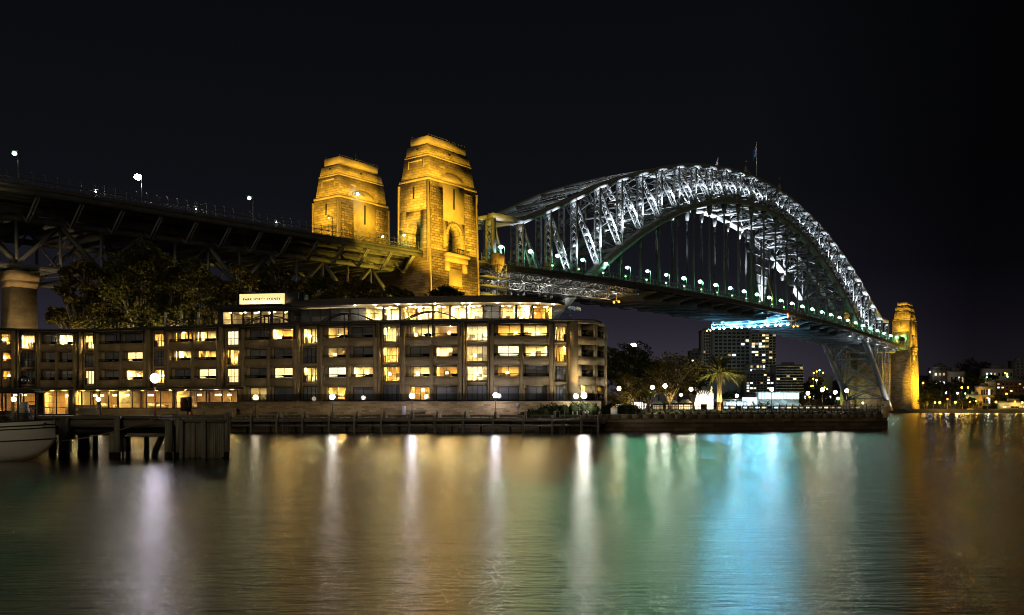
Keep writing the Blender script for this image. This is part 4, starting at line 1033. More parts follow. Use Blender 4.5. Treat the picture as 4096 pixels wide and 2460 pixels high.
# illuminated sign
Mx, Ls = bayM(958, Yl-.1, 1137, Yl-1.5); zs0_, zs1_ = 21.1, 22.9
sb = MB(Mx); sb.box(0, Ls, 0, .45, zs0_, zs1_); sgn = sb.build('sign_panel', M['signface'], hotel)
sb = MB(Mx); sb.box(.2, Ls-.2, -.62, -.5, zs0_-.12, zs0_-.06); sb.build('sign_light', emis('sign_strip_light', (1, .80, .42), 30), hotel)
sb = MB(Mx); sb.box(0, Ls, -.72, -.02, zs0_-.24, zs0_-.14); sb.box(0, Ls, -.76, -.70, zs0_-.24, zs0_-.02); sb.build('sign_trough', M['roofm'], hotel)
sb = MB(Mx); sb.box(-.1, Ls+2.4, .5, 4.5, zs0_-.3, zs1_+.12); sb.box(Ls+.02, Ls+2.4, .1, .48, zs0_-.3, zs1_+.12); sb.build('sign_housing', M['roofm'], hotel)
cu = bpy.data.curves.new('sign_lettering', 'FONT'); cu.body = 'PARK HYATT SYDNEY'; cu.size = .78; cu.extrude = .03; cu.offset = .028; cu.align_x = 'CENTER'; cu.align_y = 'CENTER'; cu.space_character = 1.28
cu.materials.append(mat('black_lettering', (.01, .01, .01), .6, .1)); to = bpy.data.objects.new('sign_lettering', cu); COL.objects.link(to)
dg = bpy.context.evaluated_depsgraph_get(); me = bpy.data.meshes.new_from_object(to.evaluated_get(dg)); COL.objects.unlink(to); bpy.data.objects.remove(to)
lt = bpy.data.objects.new('lettering', me); COL.objects.link(lt); lt.parent = sgn
wmax = max(v.co.x for v in me.vertices)-min(v.co.x for v in me.vertices)
lt.matrix_local = Mx @ Matrix.Translation((Ls/2, -.06, (zs0_+zs1_)/2-.05)) @ Matrix.Rotation(math.pi/2, 4, 'X') @ Matrix.Scale(Ls*.84/wmax, 4)
# pavilion
PU = [(1165, 157.5), (1400, 155), (1600, 153.2), (1800, 151.8), (2000, 151), (2130, 151.6), (2205, 153.5), (2238, 157), (2225, 162)]
kinds = 'ddw ppp pdw wpp'.replace(' ', '')
zp0, zp1 = 17.55, 20.35
pr_ = 'dwppdppwpwpw'
def seg(k): return PU[k], PU[k+1]
roofpts = []; pf = []
cnt = 0
for k in range(len(PU)-3):
    (ua, Ya), (ub, Yb) = seg(k); nn = max(1, round((ub-ua)/75))
    for j in range(nn):
        a = (ua+(ub-ua)*j/nn, Ya+(Yb-Ya)*j/nn); b = (ua+(ub-ua)*(j+1)/nn, Ya+(Yb-Ya)*(j+1)/nn)
        Mx, L = bayM(a[0], a[1]+2.2, b[0], b[1]+2.2)
        kd = 'dark' if a[0] < 1330 else ('warm', 'pale', 'pale', 'dark', 'pale', 'pale', 'warm', 'pale')[cnt % 8]; cnt += 1
        window(Mx, .05, L-.05, zp0, zp1, 0, kd, 2, 500+cnt)
        if j % 2 == 0:
            q = MB(Mx); q.box(-.1, .1, -.25, .1, zp0, zp1+.1); pf.append(q)
q = MB()
for o in pf: b0 = len(q.V); q.V += o.V; q.F += [tuple(b0+i for i in f) for f in o.F]; q.m += o.m
q.build('pavilion_post', M['frame'], hotel)
e = [(PX(u, Y-1.6)-HO.x, Y-1.6-HO.y) for u, Y in PU[:-3]]+[(PX(2170, 150.3)-HO.x, 150.3-HO.y), (PX(2232, 151.8)-HO.x, 151.8-HO.y), (PX(2262, 155)-HO.x, 155-HO.y), (PX(2255, 160)-HO.x, 160-HO.y)]
cen = [(x-.0, y+9) for x, y in e]
def ribbon(m, P, za, Qp, zb):
    n = len(P); m.add([(p[0], p[1], za-HO.z) for p in P]+[(p[0], p[1], zb-HO.z) for p in Qp], [(k, k+1, n+k+1, n+k) for k in range(n-1)])
inner = [(x-(2.5 if i > len(e)-5 else 0)*(i-(len(e)-5))/4*1.6, y+4.5) for i, (x, y) in enumerate(e)]
m = MB(); ribbon(m, e, zp1+.25, inner, zp1+.2); m.build('soffit', M['soffit'], hotel)
m = MB(); ribbon(m, e, zp1+.22, e, zp1+.62); m.build('pavilion_fascia', M['roofm'], hotel)
m = MB()
for z in (.62, .82, 1.02): ribbon(m, [(x, y+.05+ (z-.6)*.9) for x, y in e], zp1+z, [(x, y+.05+(z-.6)*.9) for x, y in e], zp1+z+.14)
m.build('roof_louvre', M['frame'], hotel)
m = MB(); ribbon(m, [(x, y+.3) for x, y in e], zp1+.62, [(x-(0 if i < len(e)-4 else 4), y+5) for i, (x, y) in enumerate(e)], zp1+1.9); m.build('pavilion_roof', M['roofm'], hotel)
for u, Y in ((1420, 154.6), (1500, 154), (1590, 153.2), (1640, 152.8), (1740, 152), (1850, 151.5), (1880, 151.3), (1990, 151), (2080, 151.2), (2150, 151.4), (2215, 153)):
    q = MB(); q.lathe([(.11, 0), (.11, .05)], (PX(u, Y-.4)-HO.x, Y-.4-HO.y, zp1+.14-HO.z), 8); q.build('downlight', M['whitelamp'], hotel)
    lamp('soffit_light', 'POINT', (PX(u, Y-.4)-HO.x, Y-.4-HO.y, zp1-.75-HO.z), 60, (1, .82, .5), hotel, size=.12)
# glass railing round the roof terrace
g_ = MB(); r_ = MB(); tp = [(PX(u, fY(u)+.6)-HO.x, fY(u)+.6-HO.y) for u in range(1180, 2240, 60)]+[(PX(2262, 147.5)-HO.x, 147.5-HO.y), (PX(2285, 151)-HO.x, 151-HO.y)]
ribbon(g_, tp, EAVE+.5, tp, EAVE+1.45); g_.build('terrace_glass', M['railglass'], hotel)
for k in range(len(tp)-1): r_.bar((tp[k][0], tp[k][1], EAVE+1.48-HO.z), (tp[k+1][0], tp[k+1][1], EAVE+1.48-HO.z), .05, .05)
r_.build('terrace_rail', M['frame'], hotel)
m = MB(); m.M = Matrix.Translation(-HO)
Yc = 160
for u in (662, 726, 794): m.box(PX(u, Yc)-.14, PX(u, Yc)+.14, Yc-.14, Yc+.14, 17.6, 20.0)
m.build('roof_post', M['white'], hotel)
m = MB(); m.M = Matrix.Translation(-HO)
for u in range(378, 780, 36):
    Yc = fY(u)+2.5; m.box(PX(u, Yc)-.04, PX(u, Yc)+.04, Yc-.03, Yc+.03, 17.7, 18.9)
pts = [(PX(u, fY(u)+2.5), fY(u)+2.5, 18.9) for u in range(378, 800, 36)]
for k in range(len(pts)-1): m.bar(pts[k], pts[k+1], .05, .05)
m.build('roof_rail', M['frame'], hotel)
# warm lights washing the recessed bays from the terrace
for bi, (typ, u0, u1, rows) in enumerate(BAYS):
    if typ == 'B' and bi > 0:
        Y = fY(u0)
        lamp('facade_uplight', 'SPOT', (PX(u0+6, Y-.9)-HO.x, Y-.9-HO.y, (5.0 if bi > 8 else 7.4)-HO.z), 55, (1, .70, .30), hotel, (PX(u0-4, Y+.2)-HO.x, Y+.2-HO.y, 12-HO.z), .1, 55, .9)
lamp('facade_uplight', 'SPOT', (PX(2300, 142.6)-HO.x, 142.6-HO.y, 5-HO.z), 1600, (1, .70, .25), hotel, (PX(2292, 144)-HO.x, 144-HO.y, 12-HO.z), .1, 50, .9)
# ------------------------------------------------------------------ water and land
def water_mat():
    m, t, b = new_mat('night_harbour_water'); N = t.nodes; L = t.links
    N.remove(b); mo = N['Material Output']
    gl = N.new('ShaderNodeBsdfGlossy'); gl.distribution = 'BECKMANN'; gl.inputs['Roughness'].default_value = .245
    df = N.new('ShaderNodeBsdfDiffuse'); df.inputs['Color'].default_value = (.006, .010, .011, 1)
    fr = N.new('ShaderNodeFresnel'); fr.inputs['IOR'].default_value = 1.6
    mx = N.new('ShaderNodeMixShader'); ma = N.new('ShaderNodeMath'); ma.operation = 'MULTIPLY_ADD'; ma.inputs[1].default_value = .10; ma.inputs[2].default_value = .55; L.new(fr.outputs[0], ma.inputs[0]); L.new(ma.outputs[0], mx.inputs[0]); L.new(df.outputs[0], mx.inputs[1]); L.new(gl.outputs[0], mx.inputs[2]); L.new(mx.outputs[0], mo.inputs['Surface'])
    tc = N.new('ShaderNodeTexCoord')
    def noise(sx, sy, det):
        mp = N.new('ShaderNodeMapping'); mp.inputs['Scale'].default_value = (sx, sy, 1); L.new(tc.outputs['Object'], mp.inputs[0])
        n = N.new('ShaderNodeTexNoise'); n.inputs['Scale'].default_value = 1; n.inputs['Detail'].default_value = det; n.inputs['Roughness'].default_value = .6; L.new(mp.outputs[0], n.inputs['Vector']); return n
    a = noise(1.3, 5.0, 6); c = noise(.16, .42, 3)
    ad = N.new('ShaderNodeMath'); ad.operation = 'MULTIPLY_ADD'; ad.inputs[1].default_value = 2.2; L.new(c.outputs[0], ad.inputs[0]); L.new(a.outputs[0], ad.inputs[2])
    bp = N.new('ShaderNodeBump'); bp.inputs['Strength'].default_value = .9; bp.inputs['Distance'].default_value = .034
    L.new(ad.outputs[0], bp.inputs['Height']); L.new(bp.outputs[0], gl.inputs['Normal'])
    return m
o = mesh_obj('water', [(-4000, -300, 0), (4000, -300, 0), (4000, 6000, 0), (-4000, 6000, 0)], [(0, 1, 2, 3)], water_mat()); struct(o)

def sstep(a, b, x): t = min(1, max(0, (x-a)/(b-a))); return t*t*(3-2*t)
def grid(name, x0, x1, y0, y1, st, hf, m):
    nx = int((x1-x0)/st)+1; ny = int((y1-y0)/st)+1
    V = [(x0+i*st, y0+j*st, hf(x0+i*st, y0+j*st)) for j in range(ny) for i in range(nx)]
    F = [(j*nx+i, j*nx+i+1, (j+1)*nx+i+1, (j+1)*nx+i) for j in range(ny-1) for i in range(nx-1)]
    return struct(mesh_obj(name, V, F, m, smooth=True))
def headh(x, y):
    edge = 62-(y-163)*.47 if y > 163 else 62
    if x > edge or (x > 8 and y < np.interp(x, [8, 13.8, 25.5, 42.4, 56.8, 63.3], [144, 144.5, 147, 152, 158, 162])+1): return -2.5
    z = 2.0+10.5*sstep(166, 205, y)*sstep(12, -18, x)
    if x > 12: z = 2.6+.5*sstep(146, 165, y)
    z += .25*math.sin(x*.23)*math.sin(y*.19) if y > 170 else 0
    return z
grid('headland_ground', -260, 82, 147, 420, 3.0, headh, M['soil'])
WF = 138.0                                                            # line of the boardwalk front
def promY(x): return WF+ (0 if x > -60 else 0)
o = MB(); o.prism([(-90, WF+.2), (PX(2412, WF), WF+.2), (PX(2412, WF)+2, 149), (-90, 160)], 1.2, 2.12); struct(o.build('promenade', M['concrete']))
# the terrace wall of the hotel, its glass and hedge
wl = thing('terrace_wall', 'honey coloured split sandstone wall between hotel terrace and boardwalk', 'wall', (PX(1650, 143), 143, 2.1)); T = Matrix.Translation(-wl.location)
us = [788, 950, 1200, 1430, 1600, 1850, 2038, 2215, 2330, 2405]; wp = [(PX(u, fY(u)-2.0), fY(u)-2.0) for u in us[:-2]]+[(PX(2330, 142.3), 142.3), (PX(2405, 144.2), 144.2)]
m = MB(T); n = len(wp)
m.add([(x, y, 2.0) for x, y in wp]+[(x, y, 4.62) for x, y in wp]+[(x, y+.5, 4.62) for x, y in wp], [(k, k+1, n+k+1, n+k) for k in range(n-1)]+[(n+k, n+k+1, 2*n+k+1, 2*n+k) for k in range(n-1)]); m.build('wall', M['wallstone'], wl)
m = MB(T); m.add([(x, y+.5, 4.6) for x, y in wp]+[(x, y+5, 4.6) for x, y in wp], [(k, k+1, n+k+1, n+k) for k in range(n-1)]); m.build('terrace_floor', M['concrete'], wl)
m = MB(T); gl = MB(T)
for k in range(n-1):
    if us[k] < 940: continue
    a = Vector((wp[k][0], wp[k][1]+.2, 0)); b = Vector((wp[k+1][0], wp[k+1][1]+.2, 0)); N_ = max(1, round((b-a).length/4)); 
    for j in range(N_):
        p = a+(b-a)*(j/N_+.004); q = a+(b-a)*((j+1)/N_-.004); gl.add([(p.x, p.y, 4.66), (q.x, q.y, 4.66), (q.x, q.y, 5.8), (p.x, p.y, 5.8)], [(0, 1, 2, 3)])
        m.box(p.x-.04, p.x+.04, p.y+.03, p.y+.1, 4.63, 5.82)
gl.build('glass_panel', M['frostglass'], wl); m.build('post', M['frame'], wl)
m = MB(T); m.box(PX(1607, 142), PX(1623, 142), 142.0, 142.3, 2.15, 3.9); m.build('door', M['bldg_white'], wl)
m = MB(T); q = [(PX(u, fY(u)-3.4), fY(u)-3.4) for u in (385, 500, 640, 790, 945)]; n = len(q)
m.add([(x, y, 2.0) for x, y in q]+[(x, y, 3.5) for x, y in q]+[(x, y+3, 3.5) for x, y in q], [(k, k+1, n+k+1, n+k) for k in range(n-1)]+[(n+k, n+k+1, 2*n+k+1, 2*n+k) for k in range(n-1)]); m.build('low_wall', M['render'], wl)
m = MB(T)
for k in range(len(q)-1): m.bar((q[k][0], q[k][1]+.3, 4.45), (q[k+1][0], q[k+1][1]+.3, 4.45), .05, .06)
m.build('hand_rail', M['frame'], wl)
o = thing('timber_screen', 'slatted timber screen beside the cafe glazing with a small globe lamp before it', 'screen', (PX(350, 152), 152, 2.12))
m = MB(); [m.box(-2.0, 2.0, 0, .1, .1+k*.19, .26+k*.19) for k in range(10)]; m.build('slats', M['timberh'], o); m = MB(); m.box(2.0, 2.2, -.05, .15, 0, 2.1); m.box(-2.2, -2.0, -.05, .15, 0, 2.1); m.build('post', M['frame'], o)

def leaf_mesh(rng, blobs, n, size, clump=1.0, thin=-.35):
    """leaf-sized quads scattered through the shells of several ellipsoids, thinned by a clump noise"""
    P = []
    tot = sum((b[3]*b[4]+b[4]*b[5]) for b in blobs)
    for (cx, cy_, cz, rx, ry, rz) in blobs:
        k = int(n*(rx*ry+ry*rz)/tot*1.7)
        d = rng.normal(size=(k, 3)); d /= np.linalg.norm(d, axis=1)[:, None]
        r = rng.uniform(.30, 1.0, k)**.45*(1+.22*np.sin(d[:, 0]*5+cx)*np.sin(d[:, 1]*6+cy_)+.18*np.sin(d[:, 2]*9+cz+d[:, 0]*7))
        p = d*r[:, None]*np.array([rx, ry, rz])+np.array([cx, cy_, cz])
        s = 2.3/clump
        f = np.sin(p[:, 0]*s+1.3*np.sin(p[:, 2]*s*.7))*np.sin(p[:, 1]*s+.5)+np.sin(p[:, 2]*s*1.2+p[:, 0]*.6*s)*.8
        P.append(p[f > thin])
    P = np.concatenate(P); P = P[rng.permutation(len(P))][:n]; n = len(P)
    a = rng.normal(size=(n, 3)); a /= np.linalg.norm(a, axis=1)[:, None]; b = rng.normal(size=(n, 3)); b -= a*np.sum(a*b, 1)[:, None]; b /= np.linalg.norm(b, axis=1)[:, None]
    s = (size*rng.uniform(.5, 1.3, n))[:, None]
    V = np.stack([P-a*s, P+b*s*.55, P+a*s, P-b*s*.55], 1).reshape(-1, 3); F = np.arange(4*n).reshape(n, 4)
    return V, F
def tree(name, label, loc, blobs, n, size, lmat, r0=.5, fork=.3, group=None, bark='bark', clump=1.0, seed=1, twigs=3):
    """blobs are in metres about the foot of the trunk"""
    rg = np.random.default_rng(seed); rr = random.Random(seed)
    o = thing(name, label, 'tree', loc, 0, group)
    m = MB(); H = max(b[2] for b in blobs)
    fz = H*fork; f0 = Vector((rr.uniform(-.4, .4), rr.uniform(-.4, .4), fz))
    m.path([(0, 0, -1.0), (0, 0, .2), f0*.6, f0], [r0*1.5, r0*1.15, r0*.9, r0*.8], 9)
    for b in blobs:
        c = Vector(b[:3]); mid = f0.lerp(c, .5)+Vector((rr.uniform(-1, 1)*.5, rr.uniform(-1, 1)*.5, -.06*(c-f0).length))
        m.path([f0*.97, f0.lerp(mid, .5)+Vector((0, 0, .1)), mid, c], [r0*.6, r0*.48, r0*.34, r0*.14], 6)
        for k in range(twigs):
            t = Vector((rr.uniform(-.85, .85)*b[3], rr.uniform(-.85, .85)*b[4], rr.uniform(-.2, .85)*b[5]))+c
            q = mid.lerp(c, rr.uniform(0, .8)); m.path([q, q.lerp(t, .5)+Vector((0, 0, .3)), t], [r0*.2, r0*.13, r0*.05], 5)
    m.build('trunk', M[bark], o, True)
    V, F = leaf_mesh(rg, blobs, n, size, clump, -.5 if name == 'fig_tree' else -.35); mesh_obj('crown', V, F, lmat, o)
    return o
def crown(rr, w, h, z, n, d=None):
    """n overlapping clumps spread over a crown w wide, h tall, centred at height z"""
    out = []
    d = d or w
    for k in range(n):
        a = 2*math.pi*(k+rr.random()*.6)/n; r = rr.uniform(.25, .75) if k else 0
        q = rr.uniform(.26, .38)
        out.append((math.cos(a)*r*w/2, math.sin(a)*r*d/2, z+(rr.uniform(-.35, .40)-(r-.4)*.35)*h, w*q, d*q, h*rr.uniform(.24, .36)))
    return out
def dome(rr, w, h, top, n, d):
    """many small leaf clumps over a broad, flattened umbrella of limbs"""
    out = []
    for k in range(n):
        a = k*2.39996; r = math.sqrt((k+.5)/n); q = rr.uniform(.085, .15)*w
        z = top-h*.16-h*.98*r**2.0+rr.uniform(-.16, .10)*h
        out.append((math.cos(a)*r*w*.46+rr.uniform(-.7, .7), math.sin(a)*r*d*.46+rr.uniform(-.7, .7), z, q, q, q*rr.uniform(.5, .72)))
    return out
figs = [(560, 190, 968, 27, 16, 10, 'giant fig tree with the widest, tallest crown behind the left half of the hotel'),
        (335, 186, 1008, 15, 13, 7, 'fig tree at the left end of the grove, beside the granite pier'),
        (800, 196, 1012, 20, 15, 8, 'olive green fig tree rising behind the rooftop lobby sign'),
        (1105, 206, 1030, 17, 14, 7, 'fig tree under the masted pylon, with pale forked limbs'),
        (1275, 212, 1082, 17, 13, 7, 'fig tree between the two near pylons, behind the pavilion roof'),
        (1440, 214, 1088, 16, 13, 7, 'dark fig tree left of the tallest pylon, under the walkway'),
        (690, 184, 1095, 15, 12, 6, 'low fig tree tucked in front of the giant fig, left of the sign'),
        (960, 199, 1042, 17, 14, 7, 'fig tree just right of the lobby sign, its crown touching the viaduct'),
        (1590, 214, 1116, 14, 12, 6, 'last fig tree of the grove, right at the foot of the tallest pylon'),
        (1180, 190, 1142, 17, 11, 6, 'low fig tree close behind the pavilion with light bare branches'),
        (1370, 193, 1150, 16, 11, 6, 'low fig tree close behind the right half of the pavilion roof')]
for i, (u, Y, v, w, h, n, lab) in enumerate(figs):
    x = PX(u, Y); g0 = headh(x, Y); top = PZ(v, Y)-g0; rr = random.Random(40+i)
    tree('fig_tree', lab, (x, Y, g0), dome(rr, w, h, top, n*2+10, w*.7), 32000 if i == 0 else 17000, .31, M['leaf_fig'] if i % 2 == 0 else M['leaf_fig2'], .75 if i == 0 else .5, .32, 'fig trees behind the hotel', seed=60+i, twigs=2, clump=.9)
x = PX(1790, 214); tree('dark_shrub_tree', 'small dark round tree silhouetted before the lit base of the tallest pylon', (x, 214, headh(x, 214)), crown(random.Random(3), 8, 4.5, PZ(1158, 214)-headh(x, 214)-2.2, 5), 2600, .35, M['leaf_dark'], .3, .6, seed=9)
# street lights on the hillside road behind the hotel, which lift the trees out of the dark
for u, Y, z, pw in ((300, 176, 11, 1500), (420, 176, 11, 2300), (560, 175, 11, 2600), (700, 176, 11, 2300), (860, 178, 12, 2300), (1000, 180, 12, 3600), (1150, 181, 12, 3600), (1300, 186, 13, 3800), (1450, 192, 13, 3600)):
    lamp('street_glow', 'POINT', (PX(u, Y), Y, z), pw*2.4, (1, .76, .36), None, size=.6)

# ------------------------------------------------------------------ boardwalk wharf
bw = thing('boardwalk_wharf', 'dark timber boardwalk wharf on piles along the water in front of the hotel', 'wharf', (PX(1600, WF), WF, 0)); T = Matrix.Translation(-bw.location)
X0, X1 = PX(380, WF), PX(2400, WF)
m = MB(T); m.box(X0, X1, WF-1.6, WF+.4, 2.02, 2.16); m.build('deck', M['timberh'], bw)
m = MB(T); m.box(X0, X1, WF-1.75, WF-1.5, 1.55, 2.0); m.box(X0, X1, WF-1.3, WF-1.1, .9, 1.15); m.build('edge_beam', M['timberh'], bw)
pu = [915, 1006, 1107, 1210, 1317, 1418, 1526, 1637, 1740, 1853, 1972, 2093, 2210, 2327, 2392]
pu = [700, 805]+pu
for i, u in enumerate(pu):
    x = PX(u, WF-1.9); m = MB(T)
    m.path([(x, WF-1.9, -1.5), (x+random.uniform(-.08, .08), WF-1.9, 2.55)], .19, 8); m.build('pile', M['timber'], bw)
    x2 = PX(u+9, WF-1.3); m = MB(T); m.path([(x2, WF-1.2, 2.0), (x2, WF-1.2, 3.0), (x2, WF-1.2, 3.12)], [.21, .21, .15], 8); m.build('bollard', M['timber'], bw)
    if i+1 < len(pu):
        xa, xb = PX(u+26, WF-1.5), PX(pu[i+1]-6, WF-1.5)
        m = MB(T); m.box(xa, xb, WF-1.62, WF-1.35, 2.32, 2.62); [m.box(xx-.12, xx+.12, WF-1.6, WF-1.37, 2.16, 2.319) for xx in (xa+.3, (xa+xb)/2, xb-.3)]; m.build('kerb_beam', M['timberh'], bw)
        xm = (xa+xb)/2; m = MB(T); m.tube((xm, WF+.2, -1.5), (xm, WF+.2, 1.9), .2, n=8); m.build('inner_pile', M['wet'], bw)
m = MB(T); m.box(X0, X1, WF+.6, WF+.9, -2, 2.0); m.build('quay_face', M['seawallbase'], bw)
def ladder(u, label):
    Y = WF-2.2; o = thing('ladder', label, 'ladder', (PX(u, Y), Y, 0), 0, 'ladders down to the water from the boardwalk')
    for s in (-.34, .34):
        m = MB(); m.path([(s, 0, -.3), (s, 0, 2.9), (s, .15, 3.1), (s, .5, 3.12), (s, .6, 2.9), (s, .6, 2.2)], .045, 6); m.build('rail', M['steel_lit'], o)
    for k in range(8): m = MB(); m.tube((-.34, 0, .05+k*.3), (.34, 0, .05+k*.3), .03, n=6); m.build('rung', M['steel_lit'], o)
ladder(1139, 'pale metal ladder on the boardwalk edge, beside the two dark benches'); ladder(1778, 'pale metal ladder on the boardwalk edge, below the middle of the hotel'); ladder(2249, 'pale metal ladder on the boardwalk edge, nearest the brilliant end lamp')
def bench(u, label):
    Y = WF+.2; o = thing('bench', label, 'bench', (PX(u, Y), Y, 2.16), 0, 'benches on the boardwalk')
    m = MB(); m.box(-.85, .85, -.25, .25, .40, .46); m.build('seat', M['timberh'], o)
    m = MB(); m.box(-.85, .85, .27, .33, .52, .95); m.build('backrest', M['timberh'], o)
    for s in (-.65, .65): m = MB(); m.box(s-.05, s+.05, -.2, .25, 0, .399); m.build('leg', M['iron'], o)
bench(1085, 'dark bench on the boardwalk just left of the first ladder'); bench(1168, 'dark bench on the boardwalk just right of the first ladder'); bench(1678, 'dark bench on the boardwalk beside the middle globe lamp')

def globe_lamp(u, v, Y, zb, label, gmat='globe', r=.34, power=260, col=(1, .9, .75), post='iron', group='globe lamps along the waterfront', cage=False, side=None):
    x, z = PX(u, Y), PZ(v, Y); o = thing('globe_lamp', label, 'street lamp', (x, Y, zb), 0, group)
    m = MB(); h = z-zb; m.path([(0, 0, 0), (0, 0, .5), (0, 0, .55), (0, 0, h-r-.12)], [.10, .09, .06, .05], 8); m.lathe([(.12, h-r-.14), (.16, h-r-.02)], n=10); m.build('post', M[post], o)
    m = MB(); m.ball((0, 0, h), r, 14); m.build('globe', M[gmat], o, True)
    if cage: m = MB(); m.lathe([(.06, h-.25), (.10, h-.02), (.05, h+.12)], n=8); m.build('bulb', M['steel_lit'], o)
    if power: lamp('lamp_light', 'POINT', (0, 0, h) if not side else side, power, col, o, size=r*1.05)
    return o
globe_lamp(1023, 1590, 139.2, 2.16, 'globe lamp on the boardwalk below the rooftop lobby, slightly dim', 'globewarm', .36, 90)
globe_lamp(1330, 1587, 139.2, 2.16, 'globe lamp on the boardwalk left of centre, below dark terrace windows', 'globe', .37, 220)
globe_lamp(1648, 1584, 139.2, 2.16, 'globe lamp on the boardwalk in the middle of the hotel front', 'globecool', .37, 260, (.9, .9, 1))
globe_lamp(1982, 1581, 139.2, 2.16, 'cool white globe lamp on the boardwalk with a small box on its post', 'globecool', .37, 320, (.9, .93, 1))
globe_lamp(2336, 1582, 139.2, 2.16, 'brilliant lamp at the right end of the boardwalk by the two people', 'whitelamp', .42, 1500, (1, .92, .82))
# ------------------------------------------------------------------ the old timber pier in the foreground
PY = 66.0
pr = thing('timber_pier', 'old weathered timber pier on heavy piles with a plank fender wall', 'pier', (PX(560, PY), PY, 0)); T = Matrix.Translation(-pr.location)
def px(u): return PX(u, PY)
def pz(v): return PZ(v, PY)
xL, xR = px(20), px(914)
m = MB(T)
for k in range(40):
    xa = xL-6+(xR-xL+6)*k/40; xb = xL-6+(xR-xL+6)*(k+1)/40; m.box(xa+.01, xb-.01, PY+.35, max(PY+.5, min(PY+5.2, xb*FPX/(910-2048))), pz(1682)+.005*(k % 3), pz(1682)+.09+.012*(k % 2))
m.build('deck', M['timber'], pr)
m = MB(T); m.box(xL-6, px(690), PY+.02, PY+.34, pz(1709), pz(1682)); m.box(px(700), xR-.1, PY+.05, PY+.34, pz(1709), pz(1682)); m.build('edge_beam', M['timberh'], pr)
m = MB(T); m.box(xL-6, px(628), PY+.1, PY+.36, pz(1677), pz(1663)); m.box(px(690), px(908), PY-.02, PY+.3, pz(1673), pz(1660)); m.box(px(200), px(640), PY+4.8, PY+5.1, pz(1676), pz(1662))
for u in (262, 330, 400, 472, 545, 610): m.box(px(u)-.15, px(u)+.15, PY+.12, PY+.34, pz(1682)+.1, pz(1677)-.005)
m.build('kerb_beam', M['timberh'], pr)
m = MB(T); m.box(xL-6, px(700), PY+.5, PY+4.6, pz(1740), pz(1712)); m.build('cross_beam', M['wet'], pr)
m = MB(T); m.box(px(506), px(664), PY+.1, PY+.42, pz(1748), pz(1732)); m.box(px(240), px(292), PY+.1, PY+.4, pz(1760), pz(1732)); m.build('brace_beam', M['timberh'], pr)
def pile(u0, u1, vt, y, mt, lean=0, sq=True):
    m = MB(T); xa, xb = px(u0)*y/PY, px(u1)*y/PY; z1 = PZ(vt, y); c = (xa+xb)/2; w = (xb-xa)/2
    if sq: m.frus(c-w*1.05+lean, c+w*1.05+lean, y-w, y+w*1.1, .42, c-w*.96, c+w*.96, y-w*.95, y+w, z1)
    else: m.path([(c+lean, y, .42), (c+lean*.4, y, .8), (c, y, z1)], [w*1.04, w, w*.95], 9)
    o = m.build('pile', M[mt], pr)
    m = MB(T); (m.frus(c-w*1.12+lean*1.3, c+w*1.12+lean*1.3, y-w*1.05, y+w*1.15, -1.5, c-w*1.07+lean, c+w*1.07+lean, y-w*1.02, y+w*1.12, .42) if sq else m.path([(c+lean*1.3, y, -1.5), (c+lean, y, .42)], [w*1.1, w*1.05], 9)); m.build('waterline_band', M['wet'], o)
for a in ((243, 278, 1671, PY, 'timber'), (443, 470, 1730, PY, 'timber'), (461, 482, 1665, PY-.25, 'timber'), (472, 496, 1730, PY+.3, 'timber'), (664, 690, 1684, PY-.05, 'timber'), (706, 723, 1672, PY-.1, 'timber'), (900, 916, 1650, PY+.1, 'timber')): pile(*a)
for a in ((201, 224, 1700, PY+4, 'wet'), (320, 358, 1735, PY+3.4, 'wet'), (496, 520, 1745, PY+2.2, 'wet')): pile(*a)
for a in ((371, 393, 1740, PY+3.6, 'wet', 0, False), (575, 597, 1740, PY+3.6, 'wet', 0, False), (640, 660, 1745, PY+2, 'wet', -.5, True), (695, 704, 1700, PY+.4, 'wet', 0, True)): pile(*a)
k = 0; u = 724                                                         # the fender wall: separate upright planks
rr = random.Random(5)
while u < 898:
    w = rr.uniform(6.5, 10)
    m = MB(T); zt = pz(1692+rr.uniform(-3, 4)); m.box(px(u), px(u+w-.9), PY-.08+rr.uniform(-.03, .03), PY+.02, rr.uniform(-.4, .1), zt); m.build('fender_plank', M['timber'], pr); u += w
m = MB(T); m.box(px(722), px(900), PY+.12, PY+.24, -.6, pz(1700)); m.build('backing_board', M['wet'], pr)
m = MB(T); m.box(px(716), px(906), PY-.14, PY-.085, pz(1690), pz(1677)); m.build('fender_cap', M['timberh'], pr)
for u in (812, 722): m = MB(T); m.box(px(u), px(u+16), PY-.3, PY-.15, -.5, pz(1680)); m.build('fender_post', M['timber'], pr)
m = MB(T); m.box(xR-.3, xR-.04, PY+.3, PY+.6, -.6, pz(1672)); m.build('end_wall', M['timber'], pr)
# rope, buoy, bollard
o = thing('mooring_rope', 'slack mooring rope from the old pier down to the boat', 'rope', (px(660), PY-.3, pz(1662)))
m = MB(Matrix.Translation(-o.location)); A = Vector((px(664), PY-.15, pz(1659))); B = Vector((PX(206, 63.5), 63.5, PZ(1770, 63.5)))
m.path([A+Vector((.8, .3, 0)), A+Vector((.35, .1, .05))]+[A.lerp(B, k/14)+Vector((0, 0, -.30*math.sin(math.pi*k/14))) for k in range(15)], .035, 6); m.build('rope', M['rope'], o)
o = thing('orange_buoy', 'round orange buoy lying on the deck of the old pier', 'buoy', (px(765)*69/PY, 69, pz(1682)+.1)); m = MB(); m.ball((0, 0, .24), .24, 14); m.lathe([(.06, .45), (.06, .56)], n=8); m.build('buoy', M['buoy'], o, True)
globe_lamp(620, 1513, 69.5, pz(1682)+.1, 'big bright globe lamp on a rusty post on the old pier', 'globeviolet', .345, 200, (.86, .78, 1), 'redsteel')
